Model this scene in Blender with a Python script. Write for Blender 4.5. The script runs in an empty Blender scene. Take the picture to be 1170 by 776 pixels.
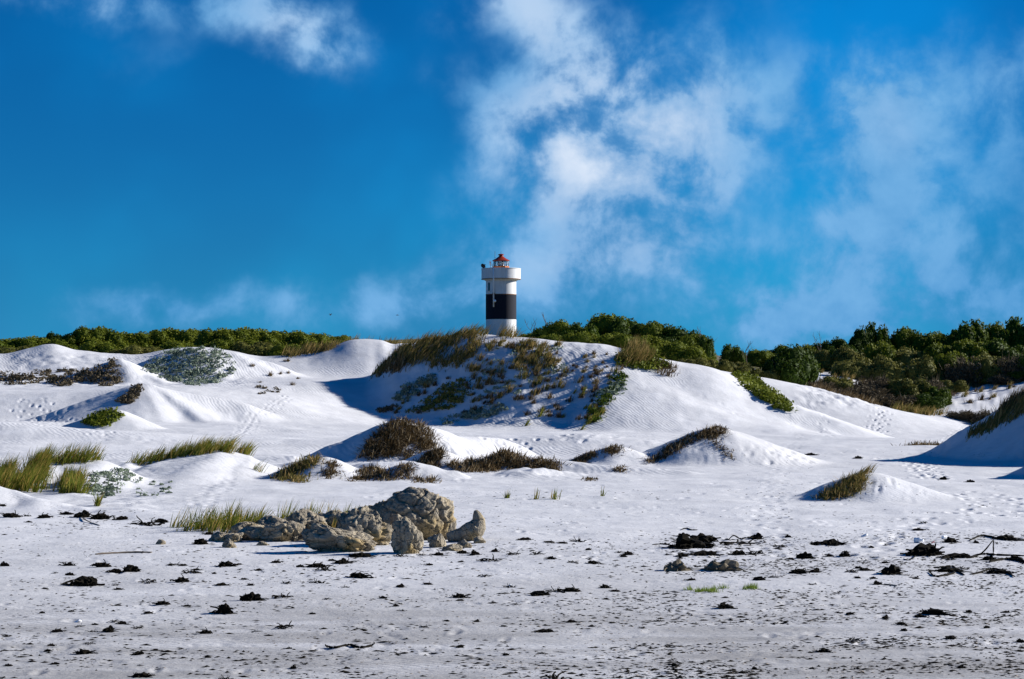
import bpy, bmesh, math, random
import numpy as np
from mathutils import Vector, Matrix, noise as mnoise
R = math.radians
random.seed(7); rng = np.random.default_rng(7)
S = bpy.context.scene
COL = S.collection
# ------------------------------------------------------------------ camera
F = 2400.0; CX = 585.0; HY = 450.0; CZ = 2.0       # focal length (px of the 1170 px frame), horizon row, eye height
cam = bpy.data.cameras.new('camera'); cam_o = bpy.data.objects.new('camera', cam); COL.objects.link(cam_o)
cam.sensor_width = 36.0; cam.lens = F/1170*36; cam.shift_y = (HY-388)/1170
cam.clip_start = .1; cam.clip_end = 12000
cam_o.location = (0, 0, CZ); cam_o.rotation_euler = (R(90), 0, 0)
S.camera = cam_o
# ------------------------------------------------------------------ light
SUN_EL, SUN_AZ = 23.5, 72.0                        # azimuth clockwise from +Y (view direction)
sd = Vector((math.sin(R(SUN_AZ))*math.cos(R(SUN_EL)), math.cos(R(SUN_AZ))*math.cos(R(SUN_EL)), math.sin(R(SUN_EL))))
sun = bpy.data.lights.new('sun', 'SUN'); sun.energy = 5.0; sun.angle = R(.53); sun.color = (1, .975, .94)
sun_o = bpy.data.objects.new('sun', sun); COL.objects.link(sun_o)
sun_o.rotation_euler = sd.to_track_quat('Z', 'Y').to_euler(); sun_o.location = (60, 20, 40)
S.view_settings.view_transform = 'Standard'; S.view_settings.look = 'None'
S.view_settings.exposure = 0.75; S.view_settings.gamma = 1; S.view_settings.use_curve_mapping = False
SKY = 0.05

class NT:
    """small node-tree helper"""
    def __init__(s, tree): s.t = tree; tree.nodes.clear()
    def n(s, typ, ins=None, **kw):
        nd = s.t.nodes.new(typ)
        for k, v in kw.items(): setattr(nd, k, v)
        for k, v in (ins or {}).items():
            sock = nd.inputs[k]
            if isinstance(v, bpy.types.NodeSocket): s.t.links.new(v, sock)
            elif isinstance(v, bpy.types.Node): s.t.links.new(v.outputs[0], sock)
            else: sock.default_value = v
        return nd
    def m(s, op, a, b=0.0, c=None, clamp=False):
        ins = {0: a, 1: b}
        if c is not None: ins[2] = c
        return s.n('ShaderNodeMath', ins, operation=op, use_clamp=clamp).outputs[0]
    def mix(s, f, a, b, blend='MIX'):
        nd = s.n('ShaderNodeMix', None, data_type='RGBA', blend_type=blend)
        for i, v in ((0, f), (6, a), (7, b)):
            if isinstance(v, bpy.types.NodeSocket): s.t.links.new(v, nd.inputs[i])
            else: nd.inputs[i].default_value = v if i == 0 else (*v, 1)
        return nd.outputs[2]
    def noise(s, vec, scale, detail=4, rough=.55, dist=0, dims='3D'):
        return s.n('ShaderNodeTexNoise', {'Vector': vec, 'Scale': scale, 'Detail': detail, 'Roughness': rough, 'Distortion': dist}, noise_dimensions=dims)
    def ramp(s, f, lo, hi, a=0.0, b=1.0, smooth=True):
        return s.n('ShaderNodeMapRange', {0: f, 1: lo, 2: hi, 3: a, 4: b}, interpolation_type='SMOOTHSTEP' if smooth else 'LINEAR').outputs[0]

# ------------------------------------------------------------------ sky
W = bpy.data.worlds.new('World'); S.world = W; W.use_nodes = True
w = NT(W.node_tree)
sky = w.n('ShaderNodeTexSky', sky_type='NISHITA', sun_disc=False, sun_elevation=R(SUN_EL), sun_rotation=R(SUN_AZ), air_density=1.0, dust_density=0.0, ozone_density=3.0)
tc = w.n('ShaderNodeTexCoord'); sx = w.n('ShaderNodeSeparateXYZ', {0: tc.outputs['Generated']})
az = w.m('ARCTAN2', sx.outputs[0], sx.outputs[1]); el = w.m('ARCSINE', sx.outputs[2])
pos = w.n('ShaderNodeCombineXYZ', {0: az, 1: el, 2: 0.0}).outputs[0]
warp = w.noise(tc.outputs['Generated'], 22, 5, .55).outputs['Color']
wv = w.n('ShaderNodeVectorMath', {0: warp, 1: (.5, .5, .5)}, operation='SUBTRACT').outputs[0]
wv = w.n('ShaderNodeVectorMath', {0: wv, 3: .048}, operation='SCALE').outputs[0]
posw = w.n('ShaderNodeVectorMath', {0: pos, 1: wv}, operation='ADD').outputs[0]
def sky_blobs(blobs):
    tot = None
    for px, py, rx, ry, rot, amp in blobs:
        u, v = (px-CX)/F, (HY-py)/F
        mp = w.n('ShaderNodeMapping', {0: posw, 1: (u, v, 0), 2: (0, 0, R(rot)), 3: (rx/F, ry/F, 1)}, vector_type='TEXTURE')
        g = w.n('ShaderNodeTexGradient', {0: mp}, gradient_type='SPHERICAL').outputs['Fac']
        g = w.m('MULTIPLY', w.ramp(g, 0, 1), amp)
        tot = g if tot is None else w.m('ADD', tot, g)
    return tot
CL = [(700,155,210,165,0,1.15),(730,180,150,110,0,.5),(640,50,140,100,-30,.50),(590,5,150,70,0,.45),(325,25,190,70,-28,.72),(385,66,75,45,0,.40),
      (85,0,230,60,-6,.60),(690,300,320,110,0,.75),(630,290,120,80,0,.25),(860,150,260,120,18,.56),(1100,130,270,150,15,.66),(1005,165,100,120,0,.34),
      (975,250,90,110,0,.28),(550,190,110,140,0,.34),(560,95,120,75,20,.26),(1030,350,300,60,0,.55),(900,368,210,56,0,.55),(330,358,440,54,0,.55),
      (160,357,160,40,0,.30),(1150,310,360,170,0,.56),(930,290,280,140,0,.36),(770,120,160,110,30,.28),(480,345,260,60,0,.25)]
clouds = sky_blobs(CL)
det = w.noise(tc.outputs['Generated'], 26, 8, .58, .15).outputs['Fac']
det2 = w.noise(tc.outputs['Generated'], 9, 5, .55, .3).outputs['Fac']
field = w.m('MULTIPLY', w.ramp(det2, .50, .78), .24)                 # the same broken cloud all over the sky
mask = w.m('MULTIPLY', w.m('ADD', clouds, field), w.ramp(det, .30, .68, .22, 1.22))
mask = w.ramp(mask, .05, 1.05, 0, 1)
bright = sky_blobs([(705,160,190,145,0,1.0),(655,60,120,90,-30,.35),(600,8,120,60,0,.35),(345,40,130,55,-28,.40),(680,295,190,60,0,.28),(1010,150,70,60,0,.12),(90,2,140,40,0,.2)])
bright = w.m('MULTIPLY', bright, w.ramp(det, .34, .68, .15, 1.15), clamp=True)
dens = w.noise(tc.outputs['Generated'], 5.5, 4, .5, .2).outputs['Fac']
tint = w.mix(w.ramp(dens, .35, .68), (.0, .375, .86), (.0, .68, 1.34))
base = w.mix(1.0, sky.outputs[0], tint, 'MULTIPLY')
hz = w.m('MULTIPLY', w.m('EXPONENT', w.m('MULTIPLY', w.m('ABSOLUTE', el), -16.0)), .80)  # pale band above the horizon
base = w.mix(hz, base, (.030/SKY, .160/SKY, .365/SKY))
cvar = w.m('ADD', w.m('MULTIPLY', w.ramp(det, .30, .70), .6), w.m('MULTIPLY', w.ramp(w.noise(tc.outputs['Generated'], 11, 6, .6, .4).outputs['Fac'], .35, .65), .4))
lowc = w.mix(cvar, (.028/SKY, .165/SKY, .365/SKY), (.115/SKY, .275/SKY, .475/SKY))
ccol = w.mix(bright, lowc, (.42/SKY, .48/SKY, .57/SKY))
allc = w.mix(w.m('MULTIPLY', mask, 1.15, clamp=True), base, ccol)
bg = w.n('ShaderNodeBackground', {0: allc, 1: SKY})
w.n('ShaderNodeOutputWorld', {0: bg})

# ------------------------------------------------------------------ helpers
def tag(o, label=None, cat=None, group=None, kind=None):
    for k, v in (('label', label), ('category', cat), ('group', group), ('kind', kind)):
        if v: o[k] = v
    return o
def link(name, me, parent=None, mat=None, loc=None):
    o = bpy.data.objects.new(name, me); COL.objects.link(o)
    if parent: o.parent = parent
    if mat and me is not None and not me.materials: me.materials.append(mat)
    if loc is not None: o.location = loc
    return o
def empty(name, loc=(0, 0, 0)):
    o = bpy.data.objects.new(name, None); COL.objects.link(o); o.location = loc; o.empty_display_size = .2
    return o
def mesh_np(name, V, faces, mat=None, tone=None, smooth=False):
    """faces: list of int arrays (n,3) or (n,4)"""
    me = bpy.data.meshes.new(name)
    V = np.asarray(V, np.float32)
    me.vertices.add(len(V)); me.vertices.foreach_set('co', V.ravel())
    tot = sum(len(f) for f in faces); loops = np.concatenate([np.asarray(f, np.int32).ravel() for f in faces])
    sizes = np.concatenate([np.full(len(f), f.shape[1], np.int32) for f in faces])
    me.loops.add(len(loops)); me.loops.foreach_set('vertex_index', loops)
    me.polygons.add(tot)
    me.polygons.foreach_set('loop_start', np.concatenate([[0], np.cumsum(sizes)[:-1]]).astype(np.int32))
    if smooth: me.polygons.foreach_set('use_smooth', np.ones(tot, bool))
    me.update(calc_edges=True)
    if tone is not None:
        a = me.attributes.new('tone', 'FLOAT', 'POINT'); a.data.foreach_set('value', np.asarray(tone, np.float32))
    if mat: me.materials.append(mat)
    return me
def world_at(px, py, Y): return Vector(((px-CX)/F*Y, Y, CZ+(HY-py)/F*Y))

# ------------------------------------------------------------------ materials
def mat(name):
    m = bpy.data.materials.new(name); m.use_nodes = True
    return m, NT(m.node_tree)
def simple(name, col, rough=.6, metal=0, var=.15, scale=8, bump=0.0, spec=.3):
    m, t = mat(name)
    tc = t.n('ShaderNodeTexCoord'); nz = t.noise(tc.outputs['Object'], scale, 5).outputs['Fac']
    c = t.mix(nz, [v*(1-var) for v in col], [min(1, v*(1+var)) for v in col])
    p = t.n('ShaderNodeBsdfPrincipled', {'Base Color': c, 'Roughness': rough, 'Metallic': metal, 'Specular IOR Level': spec})
    if bump:
        b = t.n('ShaderNodeBump', {'Strength': .6, 'Distance': bump, 'Height': t.noise(tc.outputs['Object'], scale*4, 6).outputs['Fac']})
        t.t.links.new(b.outputs[0], p.inputs['Normal'])
    t.n('ShaderNodeOutputMaterial', {0: p}); return m
def leafy(name, a, b, transl=.3, rough=.6, straw=None, strawlim=.8):
    m, t = mat(name)
    at = t.n('ShaderNodeAttribute', attribute_name='tone').outputs['Fac']
    oi = t.n('ShaderNodeObjectInfo').outputs['Random']
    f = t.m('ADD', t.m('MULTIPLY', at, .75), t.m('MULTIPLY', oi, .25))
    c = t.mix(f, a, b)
    if straw: c = t.mix(t.ramp(at, strawlim-.02, strawlim+.02), c, straw)
    p = t.n('ShaderNodeBsdfPrincipled', {'Base Color': c, 'Roughness': rough, 'Specular IOR Level': .06})
    tr = t.n('ShaderNodeBsdfTranslucent', {'Color': c})
    mx = t.n('ShaderNodeMixShader', {0: transl, 1: p, 2: tr})
    t.n('ShaderNodeOutputMaterial', {0: mx}); return m
def sand_material():
    m, t = mat('white_sand')
    tc = t.n('ShaderNodeTexCoord'); P = tc.outputs['Object']
    sp = t.n('ShaderNodeSeparateXYZ', {0: P}); Y = sp.outputs[1]
    big = t.noise(P, .10, 4).outputs['Fac']; mid = t.noise(P, 1.1, 5).outputs['Fac']; fine = t.noise(P, 22, 4, .65).outputs['Fac']
    c = t.mix(t.ramp(mid, .3, .7), (.625, .618, .620), (.545, .540, .543))
    c = t.mix(t.m('MULTIPLY', t.ramp(big, .45, .7), .35), c, (.50, .495, .495))
    sqm = t.n('ShaderNodeMapping', {0: P, 3: (.35, 1.4, 1)}).outputs[0]
    # gritty, shelly tidal sand on the near beach
    near = t.m('MULTIPLY', t.ramp(Y, 33, 15), t.ramp(t.noise(P, .35, 3).outputs['Fac'], .3, .7, .35, 1))
    c = t.mix(t.m('MULTIPLY', near, .62), c, (.285, .275, .265))
    strip = t.m('MULTIPLY', t.ramp(Y, 23, 15.5), t.ramp(t.noise(sqm, 1.3, 4).outputs['Fac'], .36, .62))
    c = t.mix(t.m('MULTIPLY', strip, .62), c, (.215, .205, .195))
    sq = t.n('ShaderNodeMapping', {0: P, 3: (1, .45, 1)}).outputs[0]
    vor = t.n('ShaderNodeTexVoronoi', {'Vector': sq, 'Scale': 16.0, 'Randomness': 1.0}, feature='F1')
    spot = t.m('LESS_THAN', vor.outputs['Distance'], .23)
    keep = t.m('LESS_THAN', t.n('ShaderNodeSeparateColor', {0: vor.outputs['Color']}).outputs[0], t.m('MULTIPLY', t.ramp(t.noise(P, .8, 3).outputs['Fac'], .42, .66), .42))
    sm = t.m('MULTIPLY', t.m('MULTIPLY', spot, keep), t.ramp(Y, 50, 24))
    c = t.mix(t.m('MULTIPLY', sm, .8), c, (.13, .11, .09))
    c = t.mix(t.m('MULTIPLY', t.ramp(fine, .55, .75), t.m('MULTIPLY', near, .6)), c, (.18, .16, .14))
    # dark leaf-litter colour behind the dunes, added to cut sand bounce onto the tower
    lit = t.m('MULTIPLY', t.ramp(Y, 150, 158), t.ramp(t.noise(P, .5, 4).outputs['Fac'], .30, .42))
    c = t.mix(lit, c, t.mix(mid, (.075, .065, .03), (.12, .11, .055)))
    # relief: wind ripples, soft pits, grain
    rot = t.n('ShaderNodeMapping', {0: P, 2: (0, 0, R(-24))}).outputs[0]
    wav = t.n('ShaderNodeTexWave', {'Vector': rot, 'Scale': 1.75, 'Distortion': 10.0, 'Detail': 3.0, 'Detail Scale': .45}, wave_type='BANDS', bands_direction='X').outputs['Fac']
    wm = t.m('MULTIPLY', t.ramp(Y, 36, 60), t.ramp(t.noise(P, .16, 3).outputs['Fac'], .42, .60))
    rot2 = t.n('ShaderNodeMapping', {0: P, 2: (0, 0, R(-50))}).outputs[0]
    wav2 = t.n('ShaderNodeTexWave', {'Vector': rot2, 'Scale': 3.4, 'Distortion': 6.0, 'Detail': 2.0, 'Detail Scale': .7}, wave_type='BANDS', bands_direction='X').outputs['Fac']
    wm2 = t.m('MULTIPLY', t.ramp(Y, 55, 35), t.ramp(t.noise(P, .3, 2).outputs['Fac'], .45, .6))
    h = t.m('ADD', t.m('MULTIPLY', t.m('MULTIPLY', wav, wm), .0055), t.m('MULTIPLY', t.m('MULTIPLY', wav2, wm2), .0020))
    pit = t.noise(P, 3.2, 4, .6).outputs['Fac']
    h = t.m('ADD', h, t.m('MULTIPLY', pit, .022))
    h = t.m('ADD', h, t.m('MULTIPLY', fine, .006))
    h = t.m('ADD', h, t.m('MULTIPLY', sm, .01))
    b = t.n('ShaderNodeBump', {'Strength': 1.0, 'Distance': 1.0, 'Height': h})
    p = t.n('ShaderNodeBsdfPrincipled', {'Base Color': c, 'Roughness': .95, 'Specular IOR Level': .1, 'Normal': b.outputs[0]})
    t.n('ShaderNodeOutputMaterial', {0: p}); return m
def rock_material():
    m, t = mat('weathered_rock')
    tc = t.n('ShaderNodeTexCoord'); P = tc.outputs['Object']
    oi = t.n('ShaderNodeObjectInfo').outputs['Random']
    n1 = t.noise(P, 3.0, 6, .6, .4).outputs['Fac']; n2 = t.noise(P, 14, 6, .65).outputs['Fac']; n3 = t.noise(P, 55, 4, .6).outputs['Fac']
    c = t.mix(t.ramp(n1, .32, .68), (.40, .335, .235), (.20, .175, .14))
    c = t.mix(t.m('MULTIPLY', t.ramp(n2, .48, .70), .6), c, (.115, .095, .07))
    c = t.mix(t.m('MULTIPLY', t.ramp(t.noise(P, 1.7, 3).outputs['Fac'], .50, .66), t.m('ADD', .35, t.m('MULTIPLY', oi, .4))), c, (.46, .31, .10))
    c = t.mix(t.m('MULTIPLY', t.ramp(n3, .56, .75), .35), c, (.52, .49, .43))
    cr = t.n('ShaderNodeTexVoronoi', {'Vector': t.n('ShaderNodeVectorMath', {0: P, 1: t.n('ShaderNodeVectorMath', {0: t.noise(P, 5, 3).outputs['Color'], 3: .25}, operation='SCALE').outputs[0]}, operation='ADD').outputs[0], 'Scale': 5.5}, feature='DISTANCE_TO_EDGE').outputs['Distance']
    crack = t.ramp(cr, 0, .05)
    h = t.m('ADD', t.m('MULTIPLY', n2, .035), t.m('ADD', t.m('MULTIPLY', n3, .012), t.m('MULTIPLY', crack, .02)))
    b = t.n('ShaderNodeBump', {'Strength': 1.0, 'Distance': 1.0, 'Height': h})
    p = t.n('ShaderNodeBsdfPrincipled', {'Base Color': c, 'Roughness': .9, 'Specular IOR Level': .2, 'Normal': b.outputs[0]})
    t.n('ShaderNodeOutputMaterial', {0: p}); return m
def paint(name, col, stain, amt=.5, rough=.5):
    m, t = mat(name)
    tc = t.n('ShaderNodeTexCoord'); P = tc.outputs['Object']
    st = t.n('ShaderNodeMapping', {0: P, 3: (3, 3, .25)}).outputs[0]
    a = t.ramp(t.noise(st, 1.6, 6, .65).outputs['Fac'], .48, .75); b_ = t.ramp(t.noise(P, 1.1, 5).outputs['Fac'], .4, .7)
    c = t.mix(t.m('MULTIPLY', a, amt), col, stain); c = t.mix(t.m('MULTIPLY', b_, amt*.35), c, stain)
    bp = t.n('ShaderNodeBump', {'Strength': .5, 'Distance': .01, 'Height': t.noise(P, 9, 5).outputs['Fac']})
    p = t.n('ShaderNodeBsdfPrincipled', {'Base Color': c, 'Roughness': rough, 'Specular IOR Level': .3, 'Normal': bp.outputs[0]})
    t.n('ShaderNodeOutputMaterial', {0: p}); return m

M = dict(
    sand=sand_material(), rock=rock_material(),
    white=paint('white_masonry_paint', (.68, .68, .67), (.40, .34, .26), .5),
    black=paint('black_masonry_paint', (.006, .008, .017), (.014, .016, .026), .6, .85),
    red=paint('red_roof_paint', (.29, .030, .008), (.16, .035, .015), .5, .4),
    orange=paint('orange_paint', (.62, .17, .03), (.35, .12, .04), .5, .45),
    rust=simple('rust', (.22, .11, .05), .8, var=.4),
    steel=simple('dark_steel', (.06, .06, .065), .5, .6), grey=simple('galvanised_grey', (.55, .55, .53), .5, .2),
    darkhole=simple('dark_window_glass', (.02, .022, .03), .15, spec=.5),
    marram=leafy('marram_grass', (.085, .115, .014), (.25, .25, .04), .38, straw=(.42, .29, .075), strawlim=.74),
    crest=leafy('dune_grass_golden', (.085, .085, .02), (.24, .18, .05), .3, straw=(.36, .24, .09), strawlim=.70),
    brown=leafy('dry_brown_grass', (.045, .029, .012), (.19, .125, .055), .2, straw=(.36, .28, .17), strawlim=.86),
    dusty=leafy('grey_green_leaf', (.09, .12, .08), (.30, .35, .25), .15),
    leaf=leafy('bush_leaf', (.048, .072, .006), (.20, .215, .020), .25),
    leaf2=leafy('dark_bush_leaf', (.020, .042, .006), (.095, .130, .013), .25),
    olive=leafy('olive_scrub_leaf', (.070, .075, .014), (.21, .19, .045), .2),
    scrub=leafy('dry_scrub', (.045, .036, .022), (.17, .13, .075), .12),
    wood=simple('weathered_wood', (.085, .065, .05), .9, var=.4, scale=14),
    weed=simple('dried_seaweed', (.011, .009, .006), .85, var=.5, scale=20, bump=.01, spec=.04),
    weedtan=simple('tan_sponge', (.16, .13, .085), .9, var=.45, scale=18, bump=.02),
    stick=simple('driftwood', (.22, .17, .12), .85, var=.3, scale=12),
    moss=leafy('bright_green_sprouts', (.10, .16, .02), (.24, .30, .05), .3),
    plastic=simple('white_plastic', (.8, .8, .8), .35, var=.05), redpl=simple('red_plastic', (.55, .03, .03), .35, var=.1),
    bird=simple('dark_feathers', (.03, .03, .035), .8),
)
mg, tg = mat('lantern_glass')
tg.n('ShaderNodeOutputMaterial', {0: tg.n('ShaderNodeBsdfPrincipled', {'Base Color': (.85, .93, .95, 1), 'Roughness': .04, 'Transmission Weight': .85, 'IOR': 1.45, 'Specular IOR Level': .6})})
M['glass'] = mg

# ------------------------------------------------------------------ terrain
_tab = rng.random((256, 256))
def vnoise(x, y, off=0):
    x = x+off*17.31; y = y+off*9.77
    xi = np.floor(x).astype(int); yi = np.floor(y).astype(int); fx = x-xi; fy = y-yi
    fx = fx*fx*fx*(fx*(fx*6-15)+10); fy = fy*fy*fy*(fy*(fy*6-15)+10)
    g = lambda a, b: _tab[a & 255, b & 255]
    return ((g(xi, yi)*(1-fx)+g(xi+1, yi)*fx)*(1-fy)+(g(xi, yi+1)*(1-fx)+g(xi+1, yi+1)*fx)*fy)*2-1
def fbm(x, y, o=4, off=0):
    s = 0; a = 1; t = 0
    for i in range(o): s = s+a*vnoise(x*2**i, y*2**i, off+i*3); t += a; a *= .5
    return s/t
px_in = np.arange(-30, 1201, 1.5)
px_l = -30-np.cumsum(1.5*1.14**np.arange(1, 48)); px_r = px_in[-1]+np.cumsum(1.5*1.14**np.arange(1, 48))
PX = np.concatenate([px_l[::-1], px_in, px_r]); NC = len(PX)
YR = np.concatenate([np.geomspace(3, 12, 30, endpoint=False), np.geomspace(12, 44, 330, endpoint=False), np.linspace(44, 92, 300, endpoint=False),
                     np.linspace(92, 131, 250, endpoint=False), np.geomspace(131, 260, 90, endpoint=False), np.geomspace(260, 5000, 24)])
NR = len(YR)
U = (PX-CX)/F
GX = U[None, :]*YR[:, None]; GY = np.repeat(YR[:, None], NC, 1)
def smoothcurve(pts):
    xs = np.array([p[0] for p in pts], float); ys = np.array([p[1] for p in pts], float)
    d = np.diff(ys)/np.diff(xs); mm = np.zeros_like(ys); mm[0] = 0; mm[-1] = 0
    for i in range(1, len(xs)-1):
        mm[i] = 0 if d[i-1]*d[i] <= 0 else 2*d[i-1]*d[i]/(d[i-1]+d[i])
    x = np.clip(PX, xs[0], xs[-1]); k = np.clip(np.searchsorted(xs, x, 'right')-1, 0, len(xs)-2)
    h = xs[k+1]-xs[k]; t = (x-xs[k])/h
    return (2*t**3-3*t**2+1)*ys[k]+(t**3-2*t**2+t)*h*mm[k]+(-2*t**3+3*t**2)*ys[k+1]+(t**3-t**2)*h*mm[k+1]
# each row: depth, curve of (px, py) the surface passes through (or a plain height), sideways wander of the crest
rows = [
 (2.0, -.10, 0), (14.7, 0.0, 0), (25, 0.0, 0), (35, .02, 0), (46, .06, 0), (56, .10, .02),
 (66.3, [(-300,505),(0,504),(130,507),(280,512),(405,521),(515,523),(660,523),(760,522),(900,520),(1060,520),(1170,522),(1400,520)], .02),
 (70, [(-300,478),(0,483),(60,487),(120,491),(280,500),(405,503),(470,499),(515,497),(580,497),(660,497),(708,500),(780,506),(900,512),(1060,511),(1170,511),(1400,500)], .03),
 (77, [(-300,482),(0,488),(120,494),(280,499),(405,501),(515,499),(660,498),(780,503),(900,508),(1060,508),(1170,509),(1400,495)], .03),
 (94.5, [(-300,478),(0,483),(100,485),(160,480),(240,480),(300,484),(400,488),(470,491),(560,493),(700,494),(850,498),(950,500),(1050,502),(1170,505),(1400,490)], .02),
 ([(-300,99.5),(300,100),(440,102.8),(520,101),(580,99.2),(640,98.2),(690,97.6),(760,98.5),(860,99.5),(1400,99.5)], [(-300,450),(0,451),(130,447),(164,443),(201,446),(260,453),(330,464),(400,474),(450,482),(500,486),(560,487),(640,487),(700,484),(760,480),(820,480),(880,487),(950,498),(1050,501),(1170,505),(1400,480)], .015),
 ([(-300,107.5),(330,108),(430,111),(500,110.5),(540,109.7),(580,108.9),(640,108.3),(720,107.5),(800,107),(900,107.5),(1400,107.5)], [(-300,440),(0,444),(130,441),(200,440),(300,440),(370,438),(415,434),(432,424),(450,405),(470,396),(500,389),(542,381),(590,385),(649,391),(687,394),(738,407),(767,413),(812,420),(838,431),(870,452),(904,473),(947,494),(1000,500),(1170,503),(1400,470)], .012),
 (118.5, [(-300,425),(0,424),(100,425),(200,426),(300,428),(380,430),(430,428),(480,412),(540,402),(620,402),(700,408),(780,424),(850,460),(880,484),(950,493),(1050,497),(1118,498),(1170,500),(1400,470)], .012),
 (127, [(-300,400),(0,404),(33,397),(59,392),(87,399),(154,405),(188,400),(231,396),(268,401),(300,407),(351,404),(374,398),(408,388),(435,389),(450,393),(480,392),(520,396),(600,396),(700,402),(800,420),(877,432),(934,445),(1017,466),(1118,489),(1170,497),(1400,440)], .01),
 (136, [(-300,408),(0,412),(154,412),(300,413),(420,404),(520,402),(620,400),(720,408),(820,430),(900,445),(980,458),(1050,469),(1091,467),(1130,468),(1170,470),(1400,400)], .01),
 (146, [(-300,408),(0,411),(300,411),(450,402),(620,396),(720,404),(820,420),(900,432),(960,434),(1000,444),(1050,452),(1091,450),(1130,446),(1170,440),(1400,380)], .01),
 (165, [(-300,405),(0,408),(300,406),(450,400),(620,392),(720,396),(820,412),(900,422),(950,422),(1000,428),(1050,430),(1100,424),(1170,415),(1400,370)], .01),
 (190, [(-300,402),(0,402),(300,400),(450,394),(590,388),(720,393),(820,410),(900,412),(960,406),(1040,402),(1100,398),(1170,392),(1400,375)], 0),
 (222, [(-300,400),(0,400),(300,398),(450,390),(575,385),(720,392),(850,408),(960,402),(1100,390),(1170,385),(1400,375)], 0),
 (300, 4.0, 0), (520, 1.0, 0), (5000, 0.0, 0)]
Kn = len(rows); YK = np.zeros((Kn, NC)); ZK = np.zeros((Kn, NC))
for i, (y, c, wd) in enumerate(rows):
    yy = (smoothcurve(y) if isinstance(y, list) else y)*(1+wd*fbm(U*9, U*0+i*3.7, 3, i)); YK[i] = yy
    ZK[i] = c if not isinstance(c, list) else CZ+(HY-smoothcurve(c))/F*yy
H = np.diff(YK, axis=0); D = np.diff(ZK, axis=0)/H
MK = np.zeros((Kn, NC))
for i in range(1, Kn-1):
    a, b = D[i-1], D[i]; w1 = 2*H[i]+H[i-1]; w2 = H[i]+2*H[i-1]
    with np.errstate(all='ignore'): MK[i] = np.where(a*b > 0, (w1+w2)/(w1/np.where(a == 0, 1, a)+w2/np.where(b == 0, 1, b)), 0)
Z = np.zeros((NR, NC))
for i in range(Kn-1):
    msk = (GY >= YK[i]) & (GY <= YK[i+1])
    t = np.clip((GY-YK[i])/H[i], 0, 1)
    v = (2*t**3-3*t**2+1)*ZK[i]+(t**3-2*t**2+t)*H[i]*MK[i]+(-2*t**3+3*t**2)*ZK[i+1]+(t**3-t**2)*H[i]*MK[i+1]
    Z[msk] = v[msk]
fade = np.clip((GY-11)/20, .12, 1)*np.clip((400-GY)/150, 0, 1)
Z += fade*(.16*fbm(GX*.13, GY*.10, 3, 5)*np.clip((GY-30)/40, .15, 1)+.035*fbm(GX*.9, GY*.6, 3, 9))
# ridges: polyline of (px, py, depth), slope behind, slope in front, blend
def ridge(pts, sb, sf, k=.10, rr=.25, wob=.5, ax=1.0):
    global Z
    P = [world_at(*p) for p in pts]
    xs = [p.x for p in P]; ys = [p.y for p in P]; top = max(p.z for p in P)
    reach = 1.5+max(top+.6, .3)/min(sb, sf); reach = min(reach, 22)
    r0, r1 = np.searchsorted(YR, min(ys)-reach), np.searchsorted(YR, max(ys)+reach)
    gx = GX[r0:r1]; gy = GY[r0:r1]; best = np.full(gx.shape, -99.0)
    nx = gx+.35*wob*fbm(gx*.8, gy*.8, 3, 21); ny = gy+.5*wob*fbm(gx*.7, gy*.7, 3, 31)
    for a, b in zip(P[:-1], P[1:]):
        dx, dy = b.x-a.x, b.y-a.y; L2 = dx*dx+dy*dy
        t = np.clip(((nx-a.x)*dx+(ny-a.y)*dy)/L2, 0, 1)
        ox = nx-a.x-t*dx; oy = ny-a.y-t*dy; d = np.sqrt(ox*ox*ax*ax+oy*oy)
        side = dx*oy-dy*ox
        sl = np.where(side > 0, sb, sf)
        best = np.maximum(best, a.z+t*(b.z-a.z)-sl*(np.sqrt(d*d+rr*rr)-rr))
    z = Z[r0:r1]; h = np.maximum(k-np.abs(z-best), 0)
    Z[r0:r1] = np.maximum(z, best)+h*h/(4*k)
ridge([(-260,540,37),(-60,548,37.5),(0,554,38),(50,569,37),(105,582,36),(150,592,35)], .30, .12, .08, ax=3)
ridge([(-260,505,46),(0,527,45),(54,528,45),(114,525,45.5),(150,540,46)], .3, .17, .10, ax=2.5)
ridge([(112,534,50),(150,527,51),(200,520,52),(255,513,52),(285,520,52),(330,543,51)], .40, .075, .10, ax=6)
ridge([(403,523,60),(430,498,60),(456,478,60),(484,485,60.5),(515,497,63.5),(570,500,66)], .5, .55, .12)
ridge([(306,550,48),(340,529,48),(368,520,48),(402,543,48)], .5, .60, .06)
ridge([(402,550,47.5),(440,538,47.5),(464,527,47.5),(505,549,47.5)], .5, .62, .06)
ridge([(462,537,53.5),(500,511,53.5),(530,530,53.5)], .5, .7, .06)
ridge([(512,536,52),(545,524,52),(575,515,52),(610,522,51.5),(700,531,50.5),(790,537,50)], .4, .5, .06)
ridge([(384,547,48.5),(405,535,48.5),(425,530,48.5),(450,540,48.5)], .5, .5, .05)
ridge([(580,545,48),(610,540,48),(650,543,48)], .4, .4, .05)
ridge([(638,533,56.5),(665,522,56.5),(690,513,56.5),(705,507,56.5),(730,517,56.5),(780,527,56.5)], .5, .45, .06)
ridge([(733,532,57.5),(760,512,57.5),(790,497,57.5),(815,487,57.5),(832,490,58),(880,508,58.5),(925,522,59)], .45, .40, .08)
ridge([(928,573,39.5),(960,553,39.5),(976,543,39.5),(994,538,39.5),(1020,547,39.5),(1085,567,39),(1130,579,38.5)], .45, .40, .06)
ridge([(1088,508,66),(1120,487,65.5),(1170,452,65),(1240,410,64),(1330,372,61.5),(1440,360,58)], .6, .80, .1)
ridge([(1235,545,50),(1290,470,50),(1440,385,50)], .6, .6, .1)
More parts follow.
